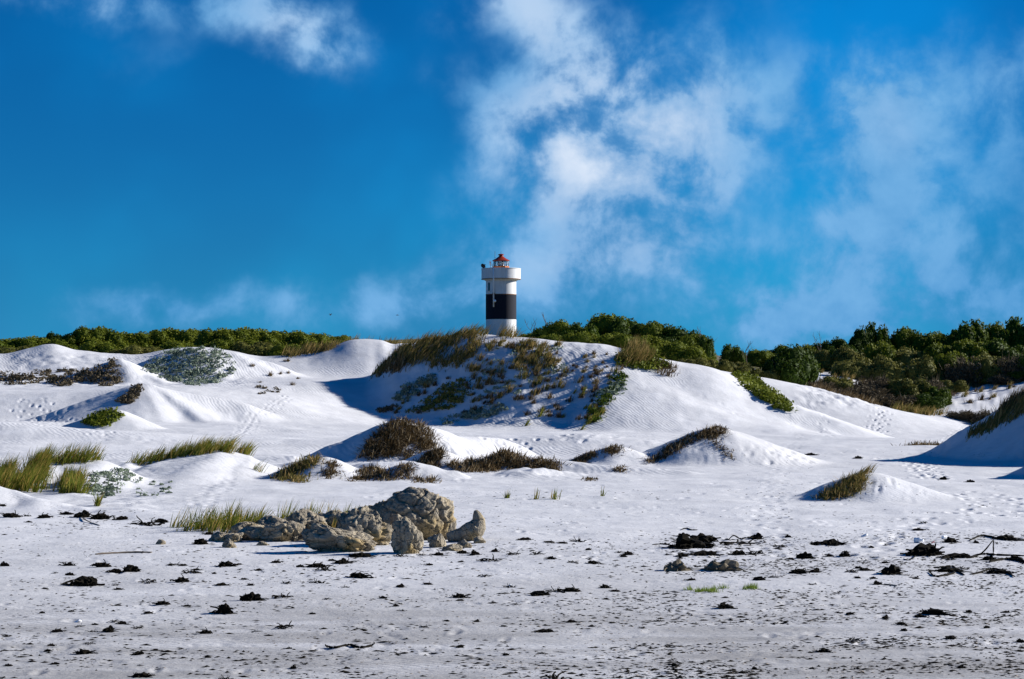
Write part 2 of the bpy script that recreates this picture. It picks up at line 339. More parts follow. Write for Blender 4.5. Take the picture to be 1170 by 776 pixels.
ridge([(52,441,111),(90,426,112),(134,409,113),(146,420,112.5),(168,438,112)], .35, .5, .1)
ridge([(165,424,116),(188,405,118),(231,397,118),(262,401,118.5),(302,412,119)], .4, .42, .15)
ridge([(134,461,94),(150,448,94.5),(164,437,95),(201,446,95.5),(262,456,96)], .35, .40, .12)
ridge([(85,490,84),(105,476,84),(130,467,84.5),(155,478,85)], .4, .45, .08)
ridge([(-60,428,113),(20,427,113),(52,433,113)], .3, .5, .1)
ridge([(733,405,107),(712,424,104.4),(694,454,101),(682,477,98.4),(676,490,96.5)], .34, .70, .12)     # spur: sunny on its right, shaded on its left
ridge([(838,428,108),(862,448,106.5),(905,474,104),(950,495,101)], .5, .35, .1)
ridge([(195,604,31),(260,601,31.2),(330,598,31.5),(420,599,31.5)], .06, .09, .04)
for _ in range(4):                                  # wind-smoothed
    Z[1:-1] = .25*Z[:-2]+.5*Z[1:-1]+.25*Z[2:]
for _ in range(2): Z[:, 1:-1] = .25*Z[:, :-2]+.5*Z[:, 1:-1]+.25*Z[:, 2:]
# soft lumps under the vegetation
VEG = [(430,700,388,490,.10),(0,300,400,445,.07),(400,600,500,545,.05),(640,850,490,535,.04),(60,200,520,590,.05),(900,1170,400,470,.12)]
PYG = HY-(Z-CZ)*F/GY
for x0, x1, y0, y1, amp in VEG:
    mk = np.clip((PX[None]-x0)/25, 0, 1)*np.clip((x1-PX[None])/25, 0, 1)*np.clip((PYG-y0)/8, 0, 1)*np.clip((y1-PYG)/8, 0, 1)*(GY < 175)
    Z += mk*amp*fbm(GX*1.7, GY*1.7, 3, 40)
mk = np.clip((PX[None]-290)/40, 0, 1)*np.clip((720-PX[None])/60, 0, 1)*np.clip((GY-46.3)/1.5, 0, 1)*np.clip((63-GY)/4, 0, 1)
Z += mk*.34*np.maximum(0, fbm(GX*.55+3, GY*.42, 4, 51))
PYG = HY-(Z-CZ)*F/GY
_env = [None, None]
def hits(px, py):
    """first ground point seen along the ray through a pixel"""
    px = np.atleast_1d(np.asarray(px, float)); py = np.atleast_1d(np.asarray(py, float))
    if _env[0] is not PYG: _env[0] = PYG; _env[1] = np.ascontiguousarray(-np.minimum.accumulate(PYG[40:], axis=0).T)
    c = np.clip(np.rint(np.interp(px, PX, np.arange(NC))).astype(int), 0, NC-1)
    out = np.zeros((len(px), 3))
    for i in range(len(px)):
        r = min(int(np.searchsorted(_env[1][c[i]], -py[i]))+40, NR-30); r = max(r, 1)
        a, b = PYG[r-1, c[i]], PYG[r, c[i]]; t = 0 if a == b else min(1, max(0, (a-py[i])/(a-b)))
        y = YR[r-1]+(YR[r]-YR[r-1])*t
        out[i] = ((px[i]-CX)/F*y, y, Z[r-1, c[i]]+(Z[r, c[i]]-Z[r-1, c[i]])*t)
    return out
def gz(x, y):
    x = np.asarray(x, float); y = np.asarray(y, float)
    cc = np.clip(np.interp(x/y*F+CX, PX, np.arange(NC)), 0, NC-1.001); rr = np.clip(np.interp(y, YR, np.arange(NR)), 0, NR-1.001)
    c0 = cc.astype(int); r0 = rr.astype(int); a = cc-c0; b = rr-r0
    return (Z[r0, c0]*(1-a)+Z[r0, c0+1]*a)*(1-b)+(Z[r0+1, c0]*(1-a)+Z[r0+1, c0+1]*a)*b
# footprints and scuffs trodden into the sand
def stamp(x, y, ang, ln, wd, dep):
    r0, r1 = np.searchsorted(YR, y-ln*3), np.searchsorted(YR, y+ln*3)
    c0, c1 = np.searchsorted(PX, (x-ln*3)/y*F+CX), np.searchsorted(PX, (x+ln*3)/y*F+CX)
    if r1 <= r0 or c1 <= c0: return
    gx = GX[r0:r1, c0:c1]-x; gy = GY[r0:r1, c0:c1]-y
    a = gx*math.cos(ang)+gy*math.sin(ang); b = -gx*math.sin(ang)+gy*math.cos(ang)
    q = (a/ln)**2+(b/wd)**2
    Z[r0:r1, c0:c1] += -dep*np.exp(-q*1.6)+dep*.22*np.exp(-(np.sqrt(q)-1.5)**2*5)
def trail(pts, step=.62, gap=.16, ln=.17, wd=.085, dep=.06, jit=.05, n=1):
    P = hits([p[0] for p in pts], [p[1] for p in pts])
    for q in range(n):
        off = rng.uniform(-.5, .5) if n > 1 else 0
        for a, b in zip(P[:-1], P[1:]):
            d = b-a; L = math.hypot(d[0], d[1]); ang = math.atan2(d[1], d[0]); k = max(1, int(L/step))
            for i in range(k):
                t = (i+rng.random()*.3)/k; s = gap if i % 2 else -gap
                stamp(a[0]+d[0]*t-math.sin(ang)*(s+off)+rng.normal(0, jit), a[1]+d[1]*t+math.cos(ang)*(s+off)+rng.normal(0, jit), ang+rng.normal(0, .25), ln, wd, dep*rng.uniform(.6, 1.2))
trail([(1001,524),(1020,525),(1042,532),(1051,548)], n=3, dep=.07)
trail([(1095,562),(1125,568),(1152,578),(1118,590)], n=2, dep=.06)
trail([(905,475),(915,500),(895,530),(880,570),(868,610),(900,640)], dep=.022)
trail([(1015,470),(1008,490),(1018,500)], n=2, dep=.09, ln=.22); trail([(1105,487),(1088,497),(1070,506)], dep=.08, ln=.2); trail([(1000,470),(940,485),(950,500)], dep=.06)
trail([(870,525),(905,520),(930,525)], n=3, dep=.06); trail([(14,458),(26,470),(34,486)], n=2, dep=.05, ln=.17, jit=.22, step=.6); trail([(38,456),(52,466),(66,486)], n=3, dep=.05, ln=.17, jit=.25, step=.6)
trail([(280,485),(330,488),(390,489)], n=2, dep=.05); trail([(262,505),(288,480),(330,452)], n=2, dep=.05); trail([(560,505),(600,500),(650,503),(700,498)], n=2, dep=.08, ln=.2)
trail([(215,585),(240,565),(262,545)], dep=.025, step=.45); trail([(980,640),(1010,610),(1090,590)], dep=.05)
trail([(740,420),(800,450),(860,480)], dep=.04, step=.9); trail([(20,480),(120,500),(260,510)], n=2, dep=.04)
for _ in range(350):
    p = hits(rng.uniform(420, 1170), rng.uniform(500, 640))[0]
    stamp(p[0], p[1], rng.uniform(0, 3), rng.uniform(.05, .16), rng.uniform(.04, .09), rng.uniform(.01, .035))
for _ in range(500):
    p = hits(rng.uniform(0, 1170), rng.uniform(600, 770))[0]
    stamp(p[0], p[1], rng.uniform(0, 3), rng.uniform(.04, .14), rng.uniform(.03, .07), rng.uniform(.004, .016))
PYG = HY-(Z-CZ)*F/GY
idx = np.arange(NR*NC).reshape(NR, NC)
quads = np.stack([idx[:-1, :-1], idx[:-1, 1:], idx[1:, 1:], idx[1:, :-1]], -1).reshape(-1, 4)
me = mesh_np('dune_ground', np.stack([GX, GY, Z], -1).reshape(-1, 3), [quads], M['sand'], smooth=True)
tag(link('ground', me), 'white sand beach rising into rippled wind-blown dunes', None, None, 'structure')
bm = bmesh.new(); bmesh.ops.create_grid(bm, x_segments=8, y_segments=8, size=6000)
me = bpy.data.meshes.new('beach_sheet'); bm.to_mesh(me); bm.free()
tag(link('beach', me, mat=M['sand'], loc=(0, 0, -.9)), 'flat sand stretching away on all sides', None, None, 'structure')

# ------------------------------------------------------------------ lighthouse
LY = 222.0; mpp = LY/F
LX = (572.5-CX)*mpp
def lz(py): return CZ+(HY-py)*mpp
LZ0 = float(gz(LX, LY))-.3
LH = empty('lighthouse', (LX, LY, LZ0))
tag(LH, 'squat white lighthouse with one black band and a red lantern roof behind the dune', 'lighthouse')
def lathe(name, prof, m, parent, seg=64, caps=True, loc=(0, 0, 0)):
    bm = bmesh.new(); rings = []
    for r, z in prof: rings.append([bm.verts.new((r*math.cos(2*math.pi*i/seg), r*math.sin(2*math.pi*i/seg), z)) for i in range(seg)])
    for a, b in zip(rings[:-1], rings[1:]):
        for i in range(seg): bm.faces.new((a[i], a[(i+1) % seg], b[(i+1) % seg], b[i]))
    if caps:
        bm.faces.new(rings[-1]); bm.faces.new(rings[0][::-1])
    me = bpy.data.meshes.new(name); bm.to_mesh(me); bm.free()
    if seg > 12:
        for p in me.polygons: p.use_smooth = len(p.vertices) == 4
        me.set_sharp_from_angle(angle=R(35))
    return link(name, me, parent, m, loc)
def tube(name, pts, rad, m, parent=None, seg=6, origin=None):
    """tapered tube through points; rad is a number or a list"""
    pts = [Vector(p) for p in pts]; o0 = Vector(origin) if origin is not None else Vector((0, 0, 0))
    V = []; Fq = []; n = len(pts); rad = [rad]*n if not isinstance(rad, (list, tuple)) else rad
    for i, p in enumerate(pts):
        d = (pts[min(i+1, n-1)]-pts[max(i-1, 0)]).normalized(); a = d.orthogonal().normalized(); b = d.cross(a)
        for k in range(seg):
            th = 2*math.pi*k/seg; V.append(p-o0+(a*math.cos(th)+b*math.sin(th))*rad[i])
    for i in range(n-1):
        for k in range(seg): Fq.append((i*seg+k, i*seg+(k+1) % seg, (i+1)*seg+(k+1) % seg, (i+1)*seg+k))
    me = bpy.data.meshes.new(name); me.from_pydata(V, [], Fq+[tuple(range(seg))[::-1], tuple(range((n-1)*seg, n*seg))]); me.update()
    for p in me.polygons: p.use_smooth = len(p.vertices) == 4
    return link(name, me, parent, m, o0 if origin is not None else None)
def box(name, c, s, m, parent, rz=0, bev=.01):
    bm = bmesh.new(); bmesh.ops.create_cube(bm, size=1)
    for v in bm.verts: v.co = Vector((v.co.x*s[0], v.co.y*s[1], v.co.z*s[2]))
    bmesh.ops.bevel(bm, geom=bm.edges[:], offset=min(bev, min(s)*.2), segments=2, affect='EDGES')
    me = bpy.data.meshes.new(name); bm.to_mesh(me); bm.free()
    o = link(name, me, parent, m, c); o.rotation_euler.z = rz; return o
zz = lambda py: lz(py)-LZ0
RB = 17.4*mpp
lathe('lower_wall', [(RB, -.4), (RB, zz(365.2))], M['white'], LH)
lathe('black_band', [(RB+.012, zz(365.2)), (RB+.012, zz(337.2))], M['black'], LH)
lathe('band_trim', [(RB+.03, zz(337.2)), (RB+.03, zz(336.5))], M['rust'], LH)
lathe('upper_wall', [(RB-.005, zz(336.5)), (RB-.005, zz(321.5)), (RB+.12, zz(320.4)), (RB+.36, zz(319.6))], M['white'], LH)
RG = 22.4*mpp
lathe('gallery_drip_edge', [(RG-.05, zz(319.6)), (RG+.02, zz(319.55)), (RG+.02, zz(318.9)), (RG-.05, zz(318.85))], M['rust'], LH)
lathe('gallery_parapet', [(RG, zz(318.85)), (RG, zz(307.9)), (RG+.03, zz(307.8)), (RG+.03, zz(307.0)), (RG-.22, zz(307.0)), (RG-.22, zz(315.5)), (0.05, zz(315.4))], M['white'], LH)
RL = 8.9*mpp
lathe('lantern_base', [(RL, zz(315.3)), (RL, zz(306.6)), (RL+.05, zz(306.4)), (RL+.05, zz(304.6)), (RL, zz(304.4))], M['orange'], LH, 12)
gl_z0, gl_z1 = zz(304.4), zz(298.6)
NP = 10
for i in range(NP):
    a0, a1 = 2*math.pi*(i-.5)/NP+.2, 2*math.pi*(i+.5)/NP+.2; r = RL-.04
    p0, p1 = Vector((r*math.cos(a0), r*math.sin(a0), 0)), Vector((r*math.cos(a1), r*math.sin(a1), 0))
    mid = (p0+p1)/2; L = (p1-p0).length; ang = math.atan2((p1-p0).y, (p1-p0).x)
    box('lantern_pane', (mid.x, mid.y, (gl_z0+gl_z1)/2), (L-.07, .02, gl_z1-gl_z0-.02), M['glass'], LH, ang, .002)
    tube('glazing_bar', [(p0.x, p0.y, gl_z0), (p0.x, p0.y, gl_z1)], .035, M['steel'], LH)
lens = lathe('lamp_lens', [(.18, gl_z0-.15), (.32, gl_z0+.05), (.34, gl_z1-.12), (.18, gl_z1-.02)], M['grey'], LH, 24)
roof = lathe('lantern_roof', [(RL+.04, zz(298.6)), (RL+.10, zz(298.3)), (RL+.10, zz(297.7)), (RL*.62, zz(295.2)), (.24, zz(293.0)), (.22, zz(292.4))], M['red'], LH, 20)
lathe('roof_vent', [(.20, zz(292.4)), (.19, zz(292.0)), (.31, zz(291.6)), (.31, zz(290.9)), (.20, zz(290.3)), (.05, zz(290.1))], M['red'], roof, 20)
tube('antenna', [(-6.9*mpp, -.5, zz(312)), (-6.9*mpp, -.5, zz(287.6))], [.035, .022], M['steel'], LH)
tube('antenna', [(0, 0, zz(290.2)), (0, 0, zz(287.0))], .018, M['steel'], LH)
# lamp box on a bracket at the left of the parapet, and a white panel aerial
fog = tube('warning_horn', [(-20.6*mpp-.0, -.6, zz(304.3)), (-20.2*mpp, -.55, zz(304)), (-18.6*mpp, -.5, zz(303.9)), (-18.2*mpp, -.5, zz(303.8))], [.26, .14, .12, .20], M['steel'], LH, 12)
box('horn_cover', (-19.2*mpp, -.5, zz(302.9)), (.30, .22, .07), M['red'], LH)
tube('horn_bracket', [(-18.3*mpp, -.45, zz(304)), (-18.3*mpp, -.45, zz(308.5))], .05, M['grey'], LH)
box('panel_aerial', (-12.5*mpp, -.7, zz(300.9)), (.13, .16, .40), M['plastic'], LH)
tube('aerial_mast', [(-11.6*mpp, -.65, zz(299.5)), (-11.6*mpp, -.65, zz(315))], .04, M['grey'], LH)
tube('handrail_post', [(-9.6*mpp, -.75, zz(302)), (-9.6*mpp, -.75, zz(315))], .035, M['grey'], LH)
# conduit down the shaded side
cx_, = (-8.4*mpp,); cyr = lambda r: -math.sqrt(max(r*r-cx_*cx_, .01))
cond = tube('conduit_pipe', [(cx_, cyr(RG)-.07, zz(307.6)), (cx_, cyr(RG)-.08, zz(321)), (cx_, cyr(RG)-.05, zz(323)), (cx_, cyr(RB)-.10, zz(330)), (cx_, cyr(RB)-.09, zz(351.5))], .075, M['plastic'], LH, 8)
for py in (336, 342.5, 348): box('pipe_clamp', (cx_, cyr(RB)-.07, zz(py)), (.24, .14, .12), M['rust'], cond)
bm = bmesh.new(); bmesh.ops.create_uvsphere(bm, u_segments=12, v_segments=8, radius=.15)
me = bpy.data.meshes.new('lamp_globe'); bm.to_mesh(me); bm.free(); link('globe_lamp', me, cond, M['plastic'], (cx_+.13, cyr(RB)-.2, zz(344.6)))
wa = math.radians(180+38); wr = RB-.02
win = box('window', (wr*math.cos(wa), wr*math.sin(wa), zz(328.2)), (.30, .08, .86), M['darkhole'], LH, wa+math.pi/2)
box('window_sill', (0, -.05, -.48), (.46, .16, .08), M['white'], win); box('window_frame', (0, -.03, .47), (.42, .12, .07), M['white'], win)

# ------------------------------------------------------------------ rocks
def rock(pts, label, seed, sub=5, squash=None, amp=.16, freq=2.2, sink=.06, tilt=0, ncut=14, lo=.56):
    """pts: px centre, base py, width px, height px, depth shift m, depth/width"""
    px, py, wpx, hpx, dy, dr = pts
    base = hits(px, py)[0]; y = base[1]+dy; s = y/F
    wpx *= 1.14
    x = (px-CX)*s; z0 = float(gz(x, y)); wd, ht = wpx*s, hpx*s+(CZ+(HY-py)*s-z0)
    bm = bmesh.new(); bmesh.ops.create_icosphere(bm, subdivisions=sub, radius=1)
    o3 = Vector((seed*3.1, seed*1.7, seed*.9)); rs = random.Random(seed)
    cuts = []
    for _ in range(ncut):
        d = Vector((rs.gauss(0, 1), rs.gauss(0, 1), rs.gauss(.2, .9))).normalized(); cuts.append((d, rs.uniform(lo, .90)))
    for v in bm.verts:
        p = v.co.normalized(); q = p.copy()
        for d, l in cuts:
            e = q.dot(d)-l
            if e > 0: q -= d*e*.92
        n1 = mnoise.fractal(p*freq*.6+o3, 1, 2, 4); n2 = mnoise.fractal(p*freq*2.4+o3, .9, 2, 5)
        rd = 1-abs(mnoise.noise(p*freq*1.3+o3*1.3)); pit = mnoise.noise(p*freq*4.5+o3)
        cr = mnoise.noise(p*freq*1.15+o3*2.1); cr2 = mnoise.noise(p*freq*2.3+o3*.7)
        q *= 1+amp*1.15*n1+amp*.34*n2-amp*.95*math.exp(-(cr/.075)**2)-amp*.40*math.exp(-(cr2/.07)**2)-amp*.12*max(0, pit-.25)
        v.co = q
    xs = [v.co.x for v in bm.verts]; zs = [v.co.z for v in bm.verts]; ys = [v.co.y for v in bm.verts]
    for v in bm.verts:
        v.co.x = ((v.co.x-min(xs))/(max(xs)-min(xs))-.5)*wd; v.co.y = ((v.co.y-min(ys))/(max(ys)-min(ys))-.5)*wd*dr
        t = (v.co.z-min(zs))/(max(zs)-min(zs)); v.co.z = t*(ht+sink+ht*.25)-sink-ht*.25
        v.co.x += tilt*max(0, v.co.z)
    me = bpy.data.meshes.new('rock'); bm.to_mesh(me); bm.free()
    for p in me.polygons: p.use_smooth = True
    o = link('rock', me, None, M['rock'], (x, y, z0)); tag(o, label, 'rock', 'weathered rocks on the beach')
    return o
rock((479,617,76,61,.30,.85), 'largest rounded grey boulder with a cracked domed top', 4, 6, amp=.17, freq=1.6, ncut=6, lo=.74)
rock((418,622,58,45,.05,.9), 'broad tan boulder with a sunlit top left of the domed boulder', 12, 5, amp=.19, ncut=7, lo=.68)
rock((396,629,74,31,-.08,.6), 'low sloping wedge-shaped brown rock in front of the broad boulder', 19, 5, amp=.22, tilt=-.75, ncut=8, lo=.62)
rock((439,614,60,46,.08,.7), 'dark craggy rock with a bright crest squeezed against the domed boulder', 23, 5, amp=.24, freq=2.8)
rock((468,632,34,42,-.06,.9), 'ochre craggy rock standing foremost of the pile', 28, 5, amp=.22, freq=1.8, tilt=-.18, ncut=6, lo=.66)
rock((458,620,18,34,-.16,.8), 'narrow pinkish slab leaning beside the ochre rock', 31, 4, amp=.15, tilt=-.1)
rock((499,625,20,16,-.05,.9), 'small pale rock at the foot of the domed boulder', 37, 4, amp=.25)
rock((513,617,15,32,.10,.9), 'thin ochre slab on the right flank of the domed boulder', 41, 4, amp=.15)
rock((548,620,13,7,-.05,.9), 'small yellow stone below the horn-shaped rock', 43, 3, amp=.12)
rock((516,629,24,8,-.10,.8), 'flat dark stone between the domed boulder and the horn-shaped rock', 47, 4, amp=.2)
rock((531,625,16,9,-.05,.8), 'small white stone under the horn-shaped rock', 49, 4, amp=.2)
rock((352,613,56,30,.05,.8), 'lumpy brown rock with a pale tip left of the wedge rock', 53, 5, amp=.22)
rock((345,606,36,25,.22,.8), 'pale pointed rock behind the lumpy brown rock', 57, 4, amp=.2)
rock((374,606,44,24,.2,.8), 'whitish knobbly rock behind the wedge rock', 59, 4, amp=.26, freq=3)
rock((392,606,30,22,.14,.8), 'small pale angular rock beside the broad boulder', 60, 4, amp=.22)
rock((323,618,48,24,-.02,.8), 'reddish brown rounded rock low in the left of the pile', 61, 5, amp=.18)
rock((298,617,54,17,.05,.8), 'flat grey rock near the left end of the pile', 67, 4, amp=.18)
rock((282,612,42,17,.12,.9), 'pale grey rock among the left stones of the pile', 71, 4, amp=.2)
rock((316,609,52,20,.2,.8), 'grey shaded rock in the middle of the left stones', 73, 4, amp=.2)
rock((257,618,34,11,.0,.9), 'low grey stone at the left end of the pile', 79, 4, amp=.2)
rock((183,622,12,6,0,.9), 'small lone grey pebble left of the rock pile', 83, 3, amp=.12)
rock((242,618,8,4,0,.9), 'tiny white stone at the tip of the rock pile', 87, 3, amp=.12)
rr_ = random.Random(5); RUB = sorted([(rr_.uniform(262, 400), rr_.random()) for _ in range(16)])
for i, (px, t) in enumerate(RUB):
    up = 600+(400-px)*.085; py = up+t*16
    o = rock((px, py, rr_.uniform(12, 26), rr_.uniform(7, 15)*(.7 if px < 310 else 1.1), .0, .9), f'small rubble stone in the left of the rock pile, {["first","second","third","fourth","fifth","sixth","seventh","eighth","ninth","tenth","eleventh","twelfth","thirteenth","fourteenth","fifteenth","sixteenth"][i]} from left', 900+i*7, 4, amp=.24, freq=2.6, tilt=rr_.uniform(-.5, .3))
# horn-shaped rock: a thick curved spur
hb = hits(535, 618)[0]; hy = hb[1]; s = hy/F
def hp(px, py, dy=0): return Vector(((px-535)*s, dy, (618-py)*s))
ctr = [(511,613,5,0), (518,611,7,0), (528,609.5,9.5,0), (538,607.5,12.5,-.02), (545.5,601,10.5,-.02), (547,593,7.5,0), (545,586.5,5.0,0), (543,581.5,2.0,0)]
V = []; Fq = []; SG = 28; NS = 40
for i in range(NS):
    t = i/(NS-1)*(len(ctr)-1); k = min(int(t), len(ctr)-2); f = t-k; f = f*f*(3-2*f)
    a, b = ctr[k], ctr[k+1]; p = hp(a[0]+(b[0]-a[0])*f, a[1]+(b[1]-a[1])*f, a[3]); r = (a[2]+(b[2]-a[2])*f)*s
    d = (hp(b[0], b[1])-hp(a[0], a[1])).normalized(); up = Vector((0, 1, 0)); sdv = d.cross(up).normalized()
    for j in range(SG):
        th = 2*math.pi*j/SG; dirv = sdv*math.cos(th)+up*math.sin(th)
        q = (p+dirv*r)*9; V.append(p+dirv*r*(1+.16*mnoise.fractal(q, 1, 2, 4)+.10*mnoise.noise(q*2.6)))
for i in range(NS-1):
    for j in range(SG): Fq.append((i*SG+j, i*SG+(j+1) % SG, (i+1)*SG+(j+1) % SG, (i+1)*SG+j))
Fq += [tuple(range(SG))[::-1], tuple(range((NS-1)*SG, NS*SG))]
me = bpy.data.meshes.new('rock'); me.from_pydata(V, [], Fq); me.update()
for p in me.polygons: p.use_smooth = True
tag(link('rock', me, None, M['rock'], (hb[0], hy, hb[2]-.02)), 'horn-shaped ochre rock curving upward at the right end of the pile', 'rock', 'weathered rocks on the beach')

# ------------------------------------------------------------------ grass
def blades(pos, h, lean, spread, width, droop=.35, seed=0, tone=None):
    """pos (n,3) roots; h (n,) heights; lean = mean wind lean in x; returns verts, faces, tone"""
    g = np.random.default_rng(seed); n = len(pos)
    th = g.uniform(0, 2*np.pi, n); sp = np.abs(g.normal(0, spread, n))
    dirx = np.cos(th)*sp+lean; diry = np.sin(th)*sp
    up = np.ones(n); L = np.sqrt(dirx**2+diry**2+1); dirx, diry, up = dirx/L, diry/L, up/L
    fa = g.uniform(0, np.pi, n); wx, wy = np.cos(fa), np.sin(fa)
    ts = np.array([0, .38, .72, 1.0]); ws = np.array([1, .85, .5, 0])
    dr = droop*g.uniform(.3, 1.6, n)
    V = np.zeros((n, 7, 3)); k = 0
    for i, t in enumerate(ts):
        hx = dirx*(t+dr*t*t); hy_ = diry*(t+dr*t*t); hz = up*t-dr*.55*t*t*t*np.minimum(1, sp+abs(lean))
        c = pos+np.stack([hx, hy_, hz], -1)*h[:, None]
        if t < 1:
            o = np.stack([wx, wy, wx*0], -1)*(width*ws[i]*.5)
            V[:, k] = c-o; V[:, k+1] = c+o; k += 2
        else: V[:, 6] = c
    b = (np.arange(n)*7)[:, None]
    q = np.concatenate([b+np.array([0, 1, 3, 2]), b+np.array([2, 3, 5, 4])]); tr = b+np.array([4, 5, 6])
    tn = g.random(n) if tone is None else tone
    return V.reshape(-1, 3), [q, tr], np.repeat(tn, 7)
def poly_pts(poly, n, clump=.0, seed=0):
    g = np.random.default_rng(seed); P = np.array(poly, float); out = []
    x0, y0 = P.min(0); x1, y1 = P.max(0)
    def inside(x, y):
        c = False; j = len(P)-1
        for i in range(len(P)):
            if (P[i, 1] > y) != (P[j, 1] > y) and x < (P[j, 0]-P[i, 0])*(y-P[i, 1])/(P[j, 1]-P[i, 1])+P[i, 0]: c = not c
            j = i
        return c
    while len(out) < n:
        x, y = g.uniform(x0, x1), g.uniform(y0, y1)
        if inside(x, y): out.append((x, y))
    return np.array(out)
def patch(name, label, cat, poly, n, hgt, m, lean=.25, spread=.25, width=.016, droop=.35, tufts=None, trad=.12, depth=None, seed=1, group=None, kind=None, hvar=.35):
    """a clump of blades rooted on the ground inside a picture polygon (or at a depth range)"""
    g = np.random.default_rng(seed)
    k = tufts or max(6, n//14)
    c = poly_pts(poly, k, seed=seed)
    if depth is None: C = hits(c[:, 0], c[:, 1])
    else:
        y = g.uniform(depth[0], depth[1], k); x = (c[:, 0]-CX)/F*y; C = np.stack([x, y, gz(x, y)], -1)
    thr = 1.3*trad+.22*hgt
    for _ in range(4):                              # stragglers grow next to the main clump
        comp = -np.ones(k, int); nc_ = 0
        for i in range(k):
            if comp[i] >= 0: continue
            st = [i]; comp[i] = nc_
            while st:
                j = st.pop(); nb = np.where((comp < 0) & (np.hypot(C[:, 0]-C[j, 0], C[:, 1]-C[j, 1]) < thr))[0]
                comp[nb] = nc_; st.extend(nb.tolist())
            nc_ += 1
        if nc_ == 1: break
        main = np.bincount(comp).argmax(); mi = np.where(comp == main)[0]
        for i in np.where(comp != main)[0]:
            j = mi[np.argmin(np.hypot(C[mi, 0]-C[i, 0], C[mi, 1]-C[i, 1]))]; d = C[i]-C[j]; L = math.hypot(d[0], d[1])
            C[i] = C[j]+d*(thr*g.uniform(.55, .9)/L); C[i, 2] = float(gz(C[i, 0], C[i, 1]))
    wts = g.integers(0, k, n); tr = trad*g.uniform(.5, 1.3, k)
    r = np.abs(g.normal(0, 1, n))*tr[wts]*.7; a = g.uniform(0, 2*np.pi, n)
    x = C[wts, 0]+r*np.cos(a); y = C[wts, 1]+r*np.sin(a); z = gz(x, y)-.02
    th = hgt*g.uniform(1-hvar, 1+hvar*.6, k)
    h = th[wts]*g.uniform(.45, 1.15, n)
    pos = np.stack([x, y, z], -1); org = np.array([x.mean(), y.mean(), 0]); org[2] = float(gz(org[0], org[1]))
    V, Fc, tn = blades(pos-org, h, lean, spread, width, droop, seed+5)
    me = mesh_np(name, V, Fc, m, tn)
    o = link(name, me, None, None, org); tag(o, label, cat, group, kind); return o
GM, GC, GB = M['marram'], M['crest'], M['brown']
# near left bank
patch('grass_clump', 'tall dense green grass clump at the left edge of the picture', 'grass', [(-60,520),(50,522),(52,556),(48,566),(20,560),(-60,545)], 4200, .54, GM, .32, .24, .017, seed=11, tufts=170, depth=(41.5, 46.3))
patch('grass_clump', 'row of green grass leaning right along the top of the near left bank', 'grass', [(40,523),(112,522),(108,527),(50,535)], 1500, .46, GM, .42, .22, .017, seed=12, tufts=70, depth=(44.8, 46.3))
patch('grass_clump', 'green and yellow grass clump at the foot of the near left bank', 'grass', [(60,540),(82,535),(98,566),(92,575),(72,568)], 900, .42, GM, .22, .25, .02, seed=13, tufts=45, depth=(41, 43))
patch('grass_tuft', 'small yellow grass tuft low on the near left bank beside grey-green leaves', 'grass', [(105,578),(112,576),(112,580),(106,581)], 70, .26, GM, .2, .25, .018, seed=14, tufts=4, trad=.05)
patch('grass_clump', 'long green grass clump crowning the second left sand mound', 'grass', [(132,529),(180,522),(225,516),(255,512),(280,516),(288,526),(255,522),(215,530),(175,536)], 3000, .48, GM, .45, .22, .018, seed=15, tufts=150, depth=(50.8, 53.0))
patch('grass_tuft', 'faint thin grass tuft on the sunny face of the second left mound', 'grass', [(262,532),(300,530),(300,540),(262,540)], 40, .35, GM, .5, .3, .014, seed=16, tufts=9, trad=.04)
patch('grass_clump', 'yellow-green grass clump on the beach left of the rock pile', 'grass', [(196,606),(240,598),(305,594),(310,598),(262,607),(205,609)], 1000, .38, GM, .30, .28, .013, seed=17, tufts=80, depth=(30.2, 31.9), trad=.09)
patch('grass_clump', 'thin row of upright grass behind the pale left rocks', 'grass', [(300,597),(372,592),(372,597),(300,601)], 300, .36, GM, .22, .22, .013, seed=18, tufts=26, depth=(30.7, 31.9), trad=.05)
patch('grass_clump', 'dense green grass clump just behind the broad boulder', 'grass', [(370,593),(415,588),(415,596),(372,598)], 650, .35, GM, .28, .25, .013, seed=19, tufts=36, depth=(30.5, 31.6), trad=.08)
for i, (px, py, n, lab) in enumerate([(580,570,34,'lone short grass tuft on the flat sand right of the domed boulder'), (612,570,18,'tiny sparse grass tuft between two others on the flat sand'),
        (632,570,34,'short grass tuft rightmost of three on the flat sand'), (688,566,10,'wispy grass tuft on open sand below the brown hummocks')]):
    patch('grass_tuft', lab, 'grass', [(px-4,py-1),(px+4,py-1),(px+4,py+1),(px-4,py+1)], n, .22, GM, .12, .22, .016, seed=60+i, tufts=3, trad=.05)
# golden grass on the crest left of the tower
patch('grass_clump', 'golden-green grass along the dune crest directly left of the lighthouse', 'grass', [(500,386),(552,382),(552,388),(500,396)], 620, .78, GC, .55, .25, .045, seed=21, tufts=60, depth=(108.6,110.8), trad=.3)
patch('grass_clump', 'thick golden grass on the shaded left shoulder of the big dune', 'grass', [(446,408),(470,397),(505,388),(515,396),(490,412),(460,422)], 1150, .78, GC, .5, .28, .045, seed=22, tufts=90, trad=.3)
patch('grass_clump', 'dark brownish grass tongue at the left foot of the big dune crest', 'grass', [(427,428),(446,408),(468,414),(452,426),(436,430)], 900, .5, GB, .3, .35, .045, seed=23, tufts=80, trad=.25)
patch('grass_clump', 'low golden grass on the distant crest left of the big dune', 'grass', [(300,400),(470,380),(470,390),(300,404)], 1700, .8, GC, .4, .28, .055, seed=24, tufts=110, depth=(129,136), trad=.5)
